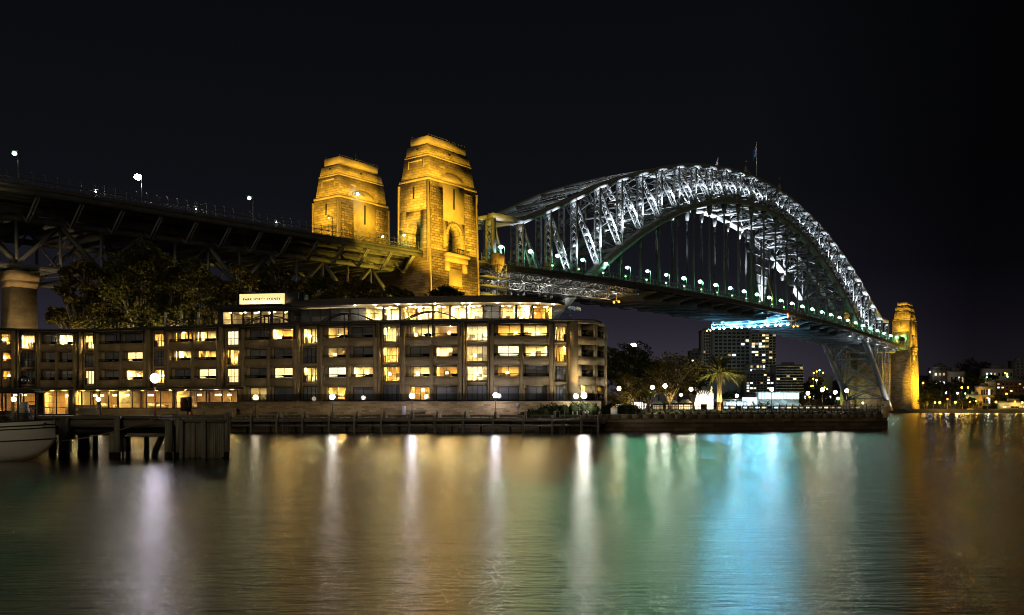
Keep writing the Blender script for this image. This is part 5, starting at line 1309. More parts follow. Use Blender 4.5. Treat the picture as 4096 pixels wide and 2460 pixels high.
globe_lamp(95, 1520, 70.5, pz(1682)+.1, 'unlit clear globe lamp on a rusty post above the boat', 'globeoff', .345, 0, post='redsteel', cage=True)
globe_lamp(55, 1597, 120, 2.12, 'small lit globe lamp behind the boat cabin', 'globewarm', .30, 90)
globe_lamp(393, 1597, 149, 2.12, 'small lit globe lamp in front of the timber screen', 'globewarm', .32, 90)
o = thing('banner_sign', 'square notice banner in black and brown on a rusty post on the pier', 'sign', (px(752)*68/PY, 68, pz(1682)+.1))
m = MB(); m.box(-.05, .05, -.05, .05, 0, 1.5); m.build('post', M['redsteel'], o)
m = MB(); m.box(-.52, -.1, -.08, -.055, .55, 1.55); m.build('brown_panel', mat('brown_panel', (.10, .035, .015), .7, .2), o)
m = MB(); m.box(-.098, .27, -.09, -.065, .52, 1.58); bp_ = m.build('black_panel', M['iron'], o)
m = MB(); [m.path([(.08+.10*math.cos(a)*q, -.10, 1.05+.22*q+.14*math.sin(a)) for a in [0, .8, 1.6, 2.4, 3.1]], .012, 4) for q in (-1, .2, 1)]; m.build('emblem', M['steel_lit'], bp_)
o = thing('lifebuoy_cabinet', 'dark cabinet holding an orange lifebuoy behind the boat', 'cabinet', (PX(122, 126), 126, 2.12))
m = MB(); m.box(-.75, .75, -.1, .35, 0, 1.85); m.path([(-.7, .1, 1.85), (-.66, .1, 2.15), (-.4, .1, 2.3), (.4, .1, 2.3), (.66, .1, 2.15), (.7, .1, 1.85)], .06, 6); m.build('cabinet', M['bldg_dark'], o)
m = MB(); m.path([(.42*math.cos(2*math.pi*k/16), -.2, .95+.42*math.sin(2*math.pi*k/16)) for k in range(17)], .11, 8); m.build('lifebuoy', M['buoy'], o, True)

# ------------------------------------------------------------------ the moored boat
BYc = 62.5
bt = thing('moored_boat', 'white wooden boat with dark strakes moored at the left edge, cabin canopy above', 'boat', (PX(222, BYc), BYc, 0))
# sections back from the stem: distance, half beam, keel height, sheer height
SEC = [(0, .03, 1.55, 2.78), (.12, .28, 1.25, 2.77), (.5, .72, .80, 2.75), (1.1, 1.12, .36, 2.70), (1.9, 1.45, .08, 2.66), (3, 1.68, -.10, 2.60), (4.5, 1.8, -.25, 2.54), (7, 1.85, -.35, 2.5), (10.5, 1.7, -.35, 2.52), (12.5, 1.3, -.1, 2.6)]
def hull_pt(sec, f, side, push=0):
    d, b, k, s = sec
    # f from 0 at keel to 1 at sheer
    return Vector((-d, side*(b*(math.sin(f*math.pi/2))**.62+push), k+(s-k)*f))
m = MB(); n = 14; vs = []; fs = []
for sec in SEC:
    for j in range(2*n+1):
        f = abs(j-n)/n; vs.append(hull_pt(sec, f, -1 if j < n else 1))
q = 2*n+1
for i in range(len(SEC)-1):
    for j in range(2*n): fs.append((i*q+j, i*q+j+1, (i+1)*q+j+1, (i+1)*q+j))
m.add(vs, fs); m.add([hull_pt(s, 1, -1)+Vector((0, 0, -.06)) for s in SEC]+[hull_pt(s, 1, 1)+Vector((0, 0, -.06)) for s in SEC], [(k, k+1, len(SEC)+k+1, len(SEC)+k) for k in range(len(SEC)-1)])
m.build('hull', M['boatw'], bt, True)
for zf, w in ((1.0, .05), (.88, .045), (.80, .04), (.50, .045)):
    for sd_ in (-1, 1):
        m = MB()
        def ff(sec): return (min(.999, max(.02, ((sec[3]-2.5)*.9+zf*2.5-sec[2])/(sec[3]-sec[2]))) if zf < 1 else 1)
        m.path([hull_pt(s, ff(s), sd_, .015) for s in SEC if ff(s) > .05], w, 6); m.build('strake', M['strake'], bt)
m = MB(); m.path([hull_pt((s[0], s[1], s[2]-.02, s[3]), .02, -1) for s in SEC], .10, 6); m.build('waterline', mat('rusty_waterline', (.12, .07, .03), .8, .5, 2), bt)
for z in (.45, .85):
    m = MB(); m.path([hull_pt(s, 1, -1)+Vector((0, .15, z)) for s in SEC[1:]], .018, 5); m.build('guard_rail', M['steel_lit'], bt)
m = MB(); [m.tube(hull_pt(s, 1, -1)+Vector((0, .15, 0)), hull_pt(s, 1, -1)+Vector((0, .15, .85)), .018, n=5) for s in SEC[1:]]; m.build('stanchion', M['steel_lit'], bt)
m = MB(); m.box(-11.5, -1.25, -1.35, 1.35, 4.55, 4.72); m.box(-11.5, -1.6, -1.2, 1.2, 4.72, 4.80); m.build('canopy', M['boattop'], bt)
m = MB(); [m.box(x-.04, x+.04, y-.04, y+.04, 2.45, 4.549) for x in (-1.9, -4.2, -6.5, -9) for y in (-1.15, 1.15)]; m.build('canopy_post', M['boattop'], bt)
m = MB(); m.box(-10, -3.1, -1.0, 1.0, 2.4, 3.35); m.box(-2.5, -1.7, -.5, .5, 2.45, 3.2); m.build('cabin', M['boattop'], bt)
m = MB(); m.frus(-2.35, -1.85, -.35, .35, 3.202, -2.25, -1.95, -.2, .2, 3.95); m.build('ventilator', M['white'], bt)
m = MB(); m.box(-1.15, -.35, -.66, -.60, 2.45, 2.58); m.box(-.9, -.4, -.66, -.6, 2.2, 2.32); m.build('name_board', mat('brown_board', (.12, .05, .02), .6, .2), bt)
# ------------------------------------------------------------------ sea wall, railing and park at the point
SWP = [(PX(2395, 143.5), 143.5), (PX(2700, 146), 146), (PX(3100, 151), 151), (PX(3400, 157), 157), (PX(3522, 160.5), 160.5), (PX(3545, 163), 163), (PX(3538, 168), 168), (40, 215), (8, 290)]
sw = thing('sea_wall', 'long dark sandstone block sea wall below the iron railing', 'wall', (PX(2900, 148), 148, 0)); T = Matrix.Translation(-sw.location)
def off(P, d):
    out = []
    for k, p in enumerate(P):
        a = P[max(0, k-1)]; b = P[min(len(P)-1, k+1)]; dx, dy = b[0]-a[0], b[1]-a[1]; L = math.hypot(dx, dy); out.append((p[0]-dy/L*d, p[1]+dx/L*d))
    return out
def strip(m, P, z0, z1, t0, t1):
    A, B = off(P, t0), off(P, t1); n = len(P)
    m.add([(x, y, z0) for x, y in A]+[(x, y, z1) for x, y in A]+[(x, y, z1) for x, y in B]+[(x, y, z0) for x, y in B], [(k, k+1, n+k+1, n+k) for k in range(n-1)]+[(n+k, n+k+1, 2*n+k+1, 2*n+k) for k in range(n-1)]+[(2*n+k, 2*n+k+1, 3*n+k+1, 3*n+k) for k in range(n-1)])
m = MB(T); strip(m, SWP, -2, 1.45, -.25, 1.2); m.build('lower_course', M['seawallbase'], sw)
m = MB(T); strip(m, SWP, 1.45, 1.95, -.12, 1.0); m.build('upper_course', M['seawall'], sw)
# the coping: a row of big dressed blocks
L_ = 0; blk = MB(T)
for k in range(6):
    a = Vector((*SWP[k], 0)); b = Vector((*SWP[k+1], 0)); d = b-a; n = max(1, round(d.length/(1.9))); nn = Vector((-d.y, d.x, 0)).normalized()
    for j in range(n):
        p = a+d*((j+.01)/n); q = a+d*((j+.985)/n); o_ = random.uniform(-.02, .02)
        P4 = [p+nn*(-.02+o_), q+nn*(-.02+o_), q+nn*.9, p+nn*.9]; blk.prism([(v.x, v.y) for v in P4], 1.95, 2.62)
blk.build('coping_block', M['seawall'], sw)
park = MB(); A = off(SWP, .9); park.prism([(x, y) for x, y in A]+[(-10, 290), (12, 152)], 1.5, 2.58); struct(park.build('park_path', M['concrete']))
lawn_poly = [(PX(2560, 149.5), 149.5), (PX(3100, 155), 155), (PX(3400, 162), 162), (PX(3490, 167), 167), (44, 200), (12, 240), (13, 154)]
m = MB(); n = len(lawn_poly); cx_ = sum(p[0] for p in lawn_poly)/n; cy2 = sum(p[1] for p in lawn_poly)/n
vs = [(x, y, 2.60) for x, y in lawn_poly]+[(x*.8+cx_*.2, y*.8+cy2*.2, 3.05) for x, y in lawn_poly]+[(cx_, cy2, 3.3)]
m.add(vs, [(k, (k+1) % n, n+(k+1) % n, n+k) for k in range(n)]+[(n+k, n+(k+1) % n, 2*n) for k in range(n)]); struct(m.build('lawn', M['lawn']))
def lawnz(x, y): return 3.0
# railing with finials
fe = thing('iron_railing', 'black cast iron railing with spear finials along the top of the sea wall', 'railing', (PX(2900, 148), 148.4, 2.62)); T2 = Matrix.Translation(-fe.location)
RP = off(SWP, .45)[0:7]; RP[0] = (PX(2545, 144.9), 144.9); dist = 0
def along(P, st):
    out = []; acc = 0.0; nxt = 0.0
    for k in range(len(P)-1):
        a = Vector((*P[k], 0)); b = Vector((*P[k+1], 0)); L = (b-a).length
        while nxt <= acc+L: out.append((a+(b-a)*((nxt-acc)/L), (b-a).normalized())); nxt += st
        acc += L
    return out
pts = along(RP, 1.33)
for i, (p, d) in enumerate(pts):
    m = MB(T2); m.lathe([(.22, 2.62), (.20, 2.78), (.09, 2.95), (.06, 3.1), (.05, 3.85), (.09, 3.9), (.05, 3.96), (.085, 4.05), (.01, 4.32)], (p.x, p.y, 0), 8); m.build('post', M['iron'], fe)
    if i+1 < len(pts):
        q = pts[i+1][0]; m = MB(T2); V3 = lambda v, z: (v.x, v.y, z)
        for z, w in ((3.82, .055), (3.55, .04), (2.86, .05)): m.bar(V3(p, z), V3(q, z), w, w)
        mid = (p+q)/2
        m.bar(V3(p, 3.5), V3(q, 2.9), .03, .03); m.bar(V3(p, 2.9), V3(q, 3.5), .03, .03); nn = Vector((-d.y, d.x, 0))
        m.tube(mid-nn*.03+Vector((0, 0, 3.2)), mid+nn*.03+Vector((0, 0, 3.2)), .13, n=10)
        for f in (.25, .5, .75): m.bar(V3(p.lerp(q, f), 3.55), V3(p.lerp(q, f), 3.95), .03, .03)
        m.build('railing_panel', M['iron'], fe)
for u, Y, lab in ((2387, 141.9, 'pale sandstone gate pillar between the boardwalk and the sea wall'), (3540, 161.6, 'stone end pillar at the far corner of the iron railing')):
    o = thing('stone_pillar', lab, 'pillar', (PX(u, Y), Y, 1.9)); m = MB(); m.box(-.48, .48, -.45, .45, 0, 1.75); m.build('shaft', M['plainstone'], o); m = MB(); m.box(-.62, .62, -.58, .58, 1.75, 1.9); m.frus(-.62, .62, -.58, .58, 1.9, -.45, .45, -.4, .4, 2.08); m.build('cap', M['plainstone'], o)
o = thing('utility_box', 'white utility box with a yellow sticker behind the sea wall', 'box', (PX(2456, 147), 147, 2.6)); m = MB(); m.box(-.5, .5, -.3, .3, 0, 1.05); m.build('cabinet', M['white'], o); m = MB(); m.box(-.28, .15, -.32, -.305, 1.06, 1.28); m.build('sticker', M['yellow'], o)
# hedges
def hedge(label, P, n, sz, lm, seed):
    o = thing('hedge', label, 'hedge', (P[0][0], P[0][1], 2.1)); bl = [(p[0]-P[0][0], p[1]-P[0][1], p[2]-2.1, p[3], p[4], p[5]) for p in P]
    V, F = leaf_mesh(np.random.default_rng(seed), bl, n, sz, 1.2); o2 = mesh_obj('foliage', V, F, lm, o)
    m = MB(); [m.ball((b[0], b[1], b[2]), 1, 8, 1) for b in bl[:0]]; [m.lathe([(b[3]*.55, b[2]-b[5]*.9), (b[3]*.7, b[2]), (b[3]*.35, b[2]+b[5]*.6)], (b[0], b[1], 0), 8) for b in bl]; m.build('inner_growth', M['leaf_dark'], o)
hedge('dark clipped hedge bank below the rounded end of the hotel', [(PX(u, 140.9), 140.9, 2.1+.0+h*.5, 1.5, .8, h*.55) for u, h in ((2110, .9), (2140, 1.5), (2175, 1.9), (2215, 2.15), (2255, 2.3), (2295, 2.4), (2335, 2.4), (2370, 2.35))], 9000, .10, M['leaf_dark'], 21)
hedge('low dark shrub bed between the gate pillar and the iron railing', [(PX(u, 149), 149, 3.3, 1.4, 1, .9) for u in (2420, 2450, 2480, 2510, 2535)], 5000, .12, M['leaf_dark'], 22)

# park lamps
for u, v, Y, lab, g, pw in ((2476, 1554, 152, 'globe lamp just right of the hotel, in front of the dark trees', 'globewarm', 260), (2610, 1549, 156, 'globe lamp above the small bright shrub, left of a taller lamp', 'globewarm', 420), (2660, 1544, 152, 'tall globe lamp before the bare lit limbs of the middle park tree', 'globe', 420),
        (2724, 1580, 175, 'small low globe lamp under the edge of the middle park tree', 'globewarm', 160), (2764, 1557, 152, 'globe lamp left of the amusement park gate', 'globewarm', 360), (2947, 1583, 172, 'small globe lamp just right of the palm fronds', 'globe', 260),
        (3087, 1557, 155, 'large globe lamp before the white grandstand', 'globewarm', 360), (3232, 1573, 166, 'globe lamp at the right end of the grandstand, beside yellow lamps', 'globewarm', 260), (3289, 1559, 158, 'globe lamp left of the far arch foot, the taller of two', 'globewarm', 360),
        (3341, 1569, 162, 'globe lamp next to the dazzling yellow green far lamp', 'globewarm', 260), (3387, 1563, 160, 'globe lamp at the railing end, before the lit arch foot', 'globewarm', 300)):
    globe_lamp(u, v, Y, 2.58, lab, g, .33 if Y < 170 else .29, pw*5)
# trees of the park
rr = random.Random(77)
def ptree(u, Y, vtop, w, h, n, lab, lm, seed, leaves, r0=.4, size=.3, fork=.2, nm='park_tree'):
    x = PX(u, Y); g = 3.0; top = PZ(vtop, Y)-g; r_ = random.Random(seed)
    return tree(nm, lab, (x, Y, g), crown(r_, w, h, top-h*.52, n, w*.8), leaves, size, lm, r0, fork, 'trees in the waterside park', seed=seed, twigs=9, clump=1.1)
ptree(2500, 188, 1388, 10, 8, 8, 'tall dark dense tree right behind the rounded hotel end', M['leaf_dark'], 201, 8000, .5)
ptree(2590, 192, 1425, 9, 7, 8, 'dark dense tree beneath the distant white floodlight', M['leaf_dark'], 202, 6500, .45)
ptree(2520, 166, 1500, 7.5, 4.5, 8, 'spreading tree with yellow lit lower limbs near the hotel', M['leaf_fig2'], 203, 3600, .32, .22, .14)
ptree(2680, 168, 1440, 10.5, 6, 10, 'middle park tree, an open umbrella crown on many bare lit limbs', M['leaf_fig2'], 204, 5200, .36, .22, .16)
ptree(2775, 182, 1462, 7, 5, 7, 'thin dark tree half hidden behind the palm fronds', M['leaf_dark'], 205, 3200, .28, .24, .2)
ptree(2605, 158, 1556, 2.6, 1.4, 5, 'small brightly lit shrub under a globe lamp', M['leaf_palm'], 206, 1500, .10, .12, .3, nm='lit_shrub')
# uplights in the beds
for x, y, z, pw, tg in ((PX(2520, 163), 163, 3.7, 750, (PX(2520, 166), 166, 9)), (PX(2665, 165), 165, 3.7, 950, (PX(2670, 168), 168, 9)), (PX(2440, 160), 160, 3.6, 500, (PX(2450, 164), 164, 8)), (PX(2572, 166), 166, 3.7, 600, (PX(2600, 172), 172, 9))):
    lamp('bed_uplight', 'SPOT', (x, y, z), pw, (1, .72, .25), None, tg, .2, 110, .8)
# the date palm
PXp, PYp = PX(2878, 166), 166.0
pm = thing('date_palm', 'stout date palm floodlit from below behind the iron railing', 'palm tree', (PXp, PYp, 3.2))
m = MB(); hts = [(.62, -.3), (.60, .2), (.46, .9), (.42, 2.5), (.43, 4.5), (.50, 5.6), (.62, 6.3), (.45, 6.9)]; m.lathe(hts, n=16)
r9 = random.Random(9)
for k in range(26):
    for j in range(11):
        a = 2*math.pi*(j+.5*(k % 2))/11; z = .6+k*.235; rad = np.interp(z, [h for _, h in hts], [r for r, _ in hts])
        p = Vector((math.cos(a)*rad, math.sin(a)*rad, z)); o_ = Vector((math.cos(a), math.sin(a), 0)); s_ = Vector((-math.sin(a), math.cos(a), 0))
        m.add([p-s_*.10, p+s_*.10, p+o_*.09+Vector((0, 0, .17)), p+Vector((0, 0, -.1))], [(0, 1, 2), (0, 2, 3), (1, 3, 2)])
m.build('trunk', mat('palm_trunk', (.23, .165, .08), .9, .4, 3, bump=.5), pm)
V = []; F = []; RV = MB()
for k in range(92):
    az = r9.uniform(0, 2*math.pi); el = r9.choice((R(80), R(65), R(48), R(30), R(14), R(2), R(-14), R(22), R(-4)))+r9.uniform(-.12, .12); Lf = r9.uniform(4.4, 5.8)*(.82 if el > R(55) else 1)
    h = Vector((math.cos(az), math.sin(az), 0)); pts = []; p = Vector((0, 0, 6.6))+h*.25; e_ = el
    for j in range(13): pts.append(p.copy()); p = p+(h*math.cos(e_)+Vector((0, 0, math.sin(e_))))*(Lf/12); e_ -= (.030+.011*j)*(1.0 if el < R(40) else .8)
    RV.path(pts, [.06-.004*j for j in range(13)], 4)
    for j in range(1, 49):
        f = j/48; i0 = min(11, int(f*12)); t = f*12-i0; c = pts[i0].lerp(pts[i0+1], t); d = (pts[i0+1]-pts[i0]).normalized(); sd_ = d.cross(Vector((0, 0, 1)))
        if sd_.length < .1: sd_ = d.orthogonal()
        sd_.normalize(); up = sd_.cross(d)
        ll = .62*math.sin(math.pi*min(1, f*.9+.12))**.7
        for s in (-1, 1):
            tip = c+sd_*(s*ll*.72)+d*ll*.62+up*(.22*ll-.05*r9.random())
            b0 = len(V); w = d*.045; V += [c-w, c+w, tip]; F.append((b0, b0+1, b0+2))
mesh_obj('frond', V, F, M['leaf_palm'], pm); RV.build('frond_stem', M['leaf_palm'], pm)
for a in (200, 265, 330): lamp('palm_uplight', 'SPOT', (PXp+1.5*math.cos(R(a)), PYp+1.5*math.sin(R(a)), 3.75), 3600, (1, .80, .40), None, (PXp+.4*math.cos(R(a)), PYp+.4*math.sin(R(a)), 11), .12, 95, .8)
lamp('palm_uplight', 'POINT', (PXp-.1, PYp-1.1, 3.75), 90, (1, .78, .38), None, size=.15)

# two people by the bright lamp
def person(label, loc, rz, pose, h=1.72, top='shirtd', legm='shirtd'):
    o = bpy.data.objects.new('person', None)
    J = pose; names = list(J)
    edges = [('pel', 'bel'), ('bel', 'che'), ('che', 'nec'), ('nec', 'hd0'), ('hd0', 'hd1'), ('che', 'shL'), ('shL', 'elL'), ('elL', 'wrL'), ('wrL', 'haL'), ('che', 'shR'), ('shR', 'elR'), ('elR', 'wrR'), ('wrR', 'haR'),
             ('pel', 'hiL'), ('hiL', 'knL'), ('knL', 'anL'), ('anL', 'toL'), ('pel', 'hiR'), ('hiR', 'knR'), ('knR', 'anR'), ('anR', 'toR')]
    rad = dict(pel=.13, bel=.125, che=.14, nec=.055, hd0=.085, hd1=.095, shL=.065, shR=.065, elL=.045, elR=.045, wrL=.032, wrR=.032, haL=.035, haR=.035, hiL=.09, hiR=.09, knL=.06, knR=.06, anL=.042, anR=.042, toL=.04, toR=.04)
    me = bpy.data.meshes.new('person'); me.from_pydata([J[n] for n in names], [(names.index(a), names.index(b)) for a, b in edges], []); ob = bpy.data.objects.new('person', me); COL.objects.link(ob)
    sk = ob.modifiers.new('skin', 'SKIN'); ss = ob.modifiers.new('sub', 'SUBSURF'); ss.levels = 1; ss.render_levels = 1
    for i, n in enumerate(names):
        v = me.skin_vertices[0].data[i]; v.radius = (rad[n], rad[n]*(.8 if n in ('che', 'bel', 'pel') else 1)); v.use_root = n == 'pel'
    dg = bpy.context.evaluated_depsgraph_get(); me2 = bpy.data.meshes.new_from_object(ob.evaluated_get(dg)); bpy.data.objects.remove(ob)
    for mn in (top, legm, 'skin'): me2.materials.append(M[mn])
    for p in me2.polygons:
        c = p.center; near = min(names, key=lambda n: (Vector(J[n])-c).length)
        p.material_index = 2 if near in ('hd0', 'hd1', 'nec', 'haL', 'haR', 'wrL', 'wrR') else (1 if near[:2] in ('hi', 'kn', 'an', 'to') or near == 'pel' else 0); p.use_smooth = True
    o = bpy.data.objects.new('person', me2); COL.objects.link(o); o.location = loc; o.rotation_euler = (0, 0, rz); tag(o, label, 'person')
    hd = Vector(J['hd1'])
    m = MB(); m.ball((hd.x, hd.y+.02, hd.z+.025), .115, 10); [m.ball((hd.x+s*.04, hd.y-.10, hd.z-.01), .016, 6) for s in (-1, 1)]; m.build('hair', M['hair'], o, True)
    return o
std = dict(pel=(0, 0, .95), bel=(0, 0, 1.1), che=(0, 0, 1.32), nec=(0, -.02, 1.48), hd0=(0, -.04, 1.57), hd1=(0, -.04, 1.65), shL=(-.19, 0, 1.41), elL=(-.24, -.06, 1.14), wrL=(-.14, -.26, 1.16), haL=(-.08, -.32, 1.22), shR=(.19, 0, 1.41), elR=(.25, -.05, 1.14), wrR=(.15, -.26, 1.18), haR=(.09, -.32, 1.24),
           hiL=(-.09, 0, .90), knL=(-.10, -.02, .50), anL=(-.11, .02, .09), toL=(-.12, -.12, .04), hiR=(.09, 0, .90), knR=(.11, -.02, .50), anR=(.12, .02, .09), toR=(.14, -.12, .04))
sit = dict(pel=(0, 0, .50), bel=(0, -.02, .66), che=(0, -.05, .88), nec=(0, -.08, 1.03), hd0=(0, -.11, 1.12), hd1=(0, -.12, 1.20), shL=(-.19, -.05, .97), elL=(-.24, -.2, .74), wrL=(-.15, -.4, .66), haL=(-.11, -.46, .64), shR=(.19, -.05, .97), elR=(.24, -.2, .74), wrR=(.15, -.4, .66), haR=(.11, -.46, .64),
           hiL=(-.1, -.05, .50), knL=(-.12, -.44, .52), anL=(-.12, -.45, .09), toL=(-.12, -.6, .04), hiR=(.1, -.05, .50), knR=(.12, -.44, .52), anR=(.12, -.45, .09), toR=(.12, -.6, .04))
person('person in a dark coat standing by the brilliant lamp, hands raised', (PX(2316, 138.3), 138.3, 2.16), R(40), std)
person('person in a pale shirt sitting by the brilliant lamp', (PX(2350, 138.5), 138.5, 2.16), R(-20), sit, top='shirtw')
o = thing('seat_block', 'low timber seat under the sitting person at the boardwalk end', 'bench', (PX(2350, 138.5), 138.55, 2.16)); m = MB(); m.box(-.6, .6, -.12, .35, .06, .38); m.build('seat', M['timberh'], o); m = MB(); m.box(-.5, .5, -.05, .3, 0, .059); m.build('leg', M['iron'], o)
for u, lab in ((2291, 'short white bollard, the one farther from the people'), (2309, 'short white bollard right beside the standing person')):
    o = thing('white_bollard', lab, 'bollard', (PX(u, 138.0), 138.0, 2.16), 0, 'white bollards by the end lamp'); m = MB(); m.lathe([(.09, 0), (.09, .85), (.05, .92)], n=10); m.build('post', M['white'], o); m = MB(); m.lathe([(.15, 0), (.15, .05)], n=10); m.build('base', M['iron'], o)
o = thing('notice_sign', 'notice board on a thin post before the terrace wall', 'sign', (PX(2072, 139.5), 139.5, 2.16)); m = MB(); m.box(-.04, .04, -.03, .03, 0, 2.1); m.build('post', M['iron'], o); m = MB(); m.box(-.27, .27, -.06, -.035, 1.35, 2.1); m.build('panel', M['bldg_white'], o)
# pale chairs on the balconies of lit rooms
st_names = {1: 'first', 2: 'second', 3: 'top'}
proto = None
for (p, bi, r, k, L) in CH_SPOTS:
    if (bi*7+r*3+k) % 3 == 0: continue
    lab = 'pale balcony armchair, %s upper storey, %s balcony bay from the left end, %s half' % (st_names[r], nth(bi//2+1), 'left' if k == 0 else 'right')
    loc = p+hotel.location
    if proto is None:
        proto = thing('balcony_chair', lab, 'chair', loc, 0, 'armchairs on the hotel balconies')
        m = MB(); m.box(-.35, .35, -.3, .35, .22, .45); m.build('seat', M['furn'], proto); m = MB(); m.box(-.35, .35, .25, .4, .451, 1.0); m.build('backrest', M['furn'], proto)
        for s in (-1, 1):
            m = MB(); m.box(s*.43-.07, s*.43+.07, -.3, .4, .0, .68); m.build('armrest', M['furn'], proto)
        proto.rotation_euler = (0, 0, R(-70))
    else: dup(proto, loc, R(random.choice((-70, -110, 60, 100))), lab)
# ------------------------------------------------------------------ the far shore
def farh(x, y):
    if y < 744: return -2.5
    z = 3.0
    z += sstep(765, 900, y)*(6+26*sstep(300, 360, x))
    return z+.8*math.sin(x*.07)*math.sin(y*.05)*sstep(765, 800, y)
grid('north_shore_ground', 20, 640, 736, 1300, 8.0, farh, M['soil'])
fw = thing('far_sea_wall', 'low dark sea wall along the far shore', 'wall', (330, 744, 0)); m = MB(); m.box(-250, 300, 0, 2.5, -2, 2.9); m.build('wall', M['seawallbase'], fw)
m = MB(); [m.box(x-.06, x+.06, .4, .5, 2.9, 4.1) for x in range(-60, 300, 3)]; m.box(-60, 300, .42, .48, 4.05, 4.15); m.build('rail', M['iron'], fw)
def panes(root, unit_w, unit_h, cells, lit, seed, names=('pane',), mats=None):
    """one window part for each opening: a frame-lit pane set a little proud of the wall"""
    rr = random.Random(seed); protos = {}
    for (x, z, y) in cells:
        mt = rr.choices(('fglass', 'winW', 'winC', 'winD'), (1-lit, lit*.35, lit*.3, lit*.35))[0] if mats is None else mats
        if mt not in protos:
            m = MB(); m.box(-unit_w/2, unit_w/2, -.12, .02, 0, unit_h); o = m.build('window', M[mt], root); protos[mt] = o
        else: o = protos[mt].copy(); COL.objects.link(o); o.parent = root
        o.location = (x, y, z)
def block(name, label, u0, u1, vt, Y, depth, cols, rows, wm, lit, seed, rz=0, base=None, slab=None, wf=.62, hf=.55, group=None, roof=True, skip=None, vb=None):
    xa, xb = PX(u0, Y), PX(u1, Y); W_ = xb-xa; zb = 2.0 if base is None else base; zt = PZ(vt, Y); H = zt-zb
    o = thing(name, label, 'building', ((xa+xb)/2, Y, zb), rz, group)
    m = MB(); m.box(-W_/2, W_/2, 0, depth, 0, H); m.build('wall', M[wm], o)
    cw = W_/cols; z0 = 0 if vb is None else PZ(vb, Y)-zb; rh = (H-1-z0)/rows
    cells = [(-W_/2+(c+.5)*cw, z0+r*rh+rh*.25, 0) for r in range(rows) for c in range(cols) if not (skip and skip(c, r))]
    panes(o, cw*wf, rh*hf, cells, lit, seed)
    if slab:
        for r in range(rows+1): m = MB(); m.box(-W_/2-.6, W_/2+.6, -1.1, -.13, z0+r*rh-.25, z0+r*rh+.55); m.build('balcony_band', M[slab], o)
    if roof: m = MB(); m.box(-W_/2-.4, W_/2+.4, -.4, depth+.4, H, H+.9); m.box(-W_*.2, W_*.25, depth*.3, depth*.6, H+.9, H+3.2); m.build('roof', M['bldg_dark'], o)
    return o
block('apartment_tower', 'pale tower with stacked curved balconies left of the gantry lights', 2813, 2852, 1322, 905, 22, 4, 17, 'bldg_white', .05, 1, slab='bldg_white', vb=1540)
block('apartment_tower', 'broad concrete tower directly behind the palm, with scattered yellow windows', 2856, 2998, 1322, 890, 24, 8, 12, 'conc_far', .07, 2, vb=1500, wf=.7)
block('apartment_tower', 'concrete tower with wide cool lit windows, right of the broad tower', 3006, 3104, 1332, 880, 24, 7, 12, 'conc_far', .16, 3, vb=1470, wf=.82, hf=.6)
block('apartment_block', 'stepped apartment block with a lit middle column, behind the grandstand', 2985, 3095, 1490, 850, 20, 8, 8, 'bldg_dark', .30, 4, wf=.7, vb=1580)
block('apartment_block', 'upper setback of the stepped block, lit windows under a curved roof', 3000, 3062, 1455, 861, 18, 5, 2, 'conc_far', .6, 5, vb=1488)
block('apartment_block', 'glassy block with white balcony bands right of the stepped block', 3106, 3212, 1462, 845, 20, 8, 9, 'bldg_dark', .07, 6, slab='bandwhite', wf=.9, hf=.6, vb=1566)
block('apartment_block', 'dark block stepping down to the left of the pale tower', 2765, 2815, 1405, 930, 18, 4, 8, 'bldg_dark', .06, 7, vb=1520)
block('apartment_block', 'lower grey block left of the stepping dark block', 2722, 2768, 1448, 935, 18, 4, 4, 'bldg_dark', .12, 8, vb=1500)
block('low_building', 'flat roofed pale building peeping over the park trees', 2640, 2702, 1440, 940, 15, 5, 3, 'bldg_white', .03, 9, vb=1480)
block('brick_house', 'brown brick building with tall lit windows right of the grandstand', 3212, 3330, 1578, 800, 14, 7, 1, 'bldg_brick', .75, 10, wf=.3, hf=.7, vb=1600)
# amusement park gate: two spired towers and a lit arch
gY = 764; gx = PX(2816, gY)
gt = thing('amusement_gate', 'glaring white amusement park gate with two spired towers and an arch', 'gate', (gx, gY, 3))
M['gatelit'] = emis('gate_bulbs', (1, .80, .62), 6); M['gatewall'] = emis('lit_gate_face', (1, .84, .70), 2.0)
for s in (-1, 1):
    x = s*6.2; m = MB(); m.box(x-1.5, x+1.5, 0, 3, 0, 13); m.build('tower', M['gatewall'], gt)
    m = MB(); m.frus(x-1.6, x+1.6, -.1, 3.1, 13, x-.8, x+.8, .7, 2.3, 15.5); m.frus(x-.7, x+.7, .8, 2.2, 15.5, x-.05, x+.05, 1.45, 1.55, 19); m.build('spire', M['tarpw'], gt)
    m = MB(); [m.ball((x+random.uniform(-1.5, 1.5)*(1-.6*(k/24)), -.2, 9+k*.42), .16, 6) for k in range(24)]; m.build('bulb', M['gatelit'], gt)
m = MB(); poly = [(-4.7, 0), (-4.7, 8.5)]+[(-4.7*math.cos(math.pi*k/12), 8.5+4.0*math.sin(math.pi*k/12)) for k in range(13)]+[(4.7, 0), (2.6, 0), (2.6, 4.2), (-2.6, 4.2), (-2.6, 0)]; m.extr(poly, .5, 2.5); m.build('arch_face', M['gatewall'], gt)
m = MB(); [m.bar((0, .6, 9), (7.6*math.cos(math.pi*k/12), .6, 8.5+7.0*math.sin(math.pi*k/12)), .12, .12) for k in range(3, 10)]; m.build('ray', M['gatelit'], gt)
m = MB(); m.path([(-2, .3, 6.8), (-1.4, .3, 7.4), (-.6, .3, 7.0)], .15, 5); m.path([(.6, .3, 7.0), (1.4, .3, 7.4), (2, .3, 6.8)], .15, 5); m.build('scallop', M['bldg_dark'], gt)
lamp('gate_glow', 'POINT', (gx, gY-8, 10), 9000, (1, .8, .6), None, size=1)
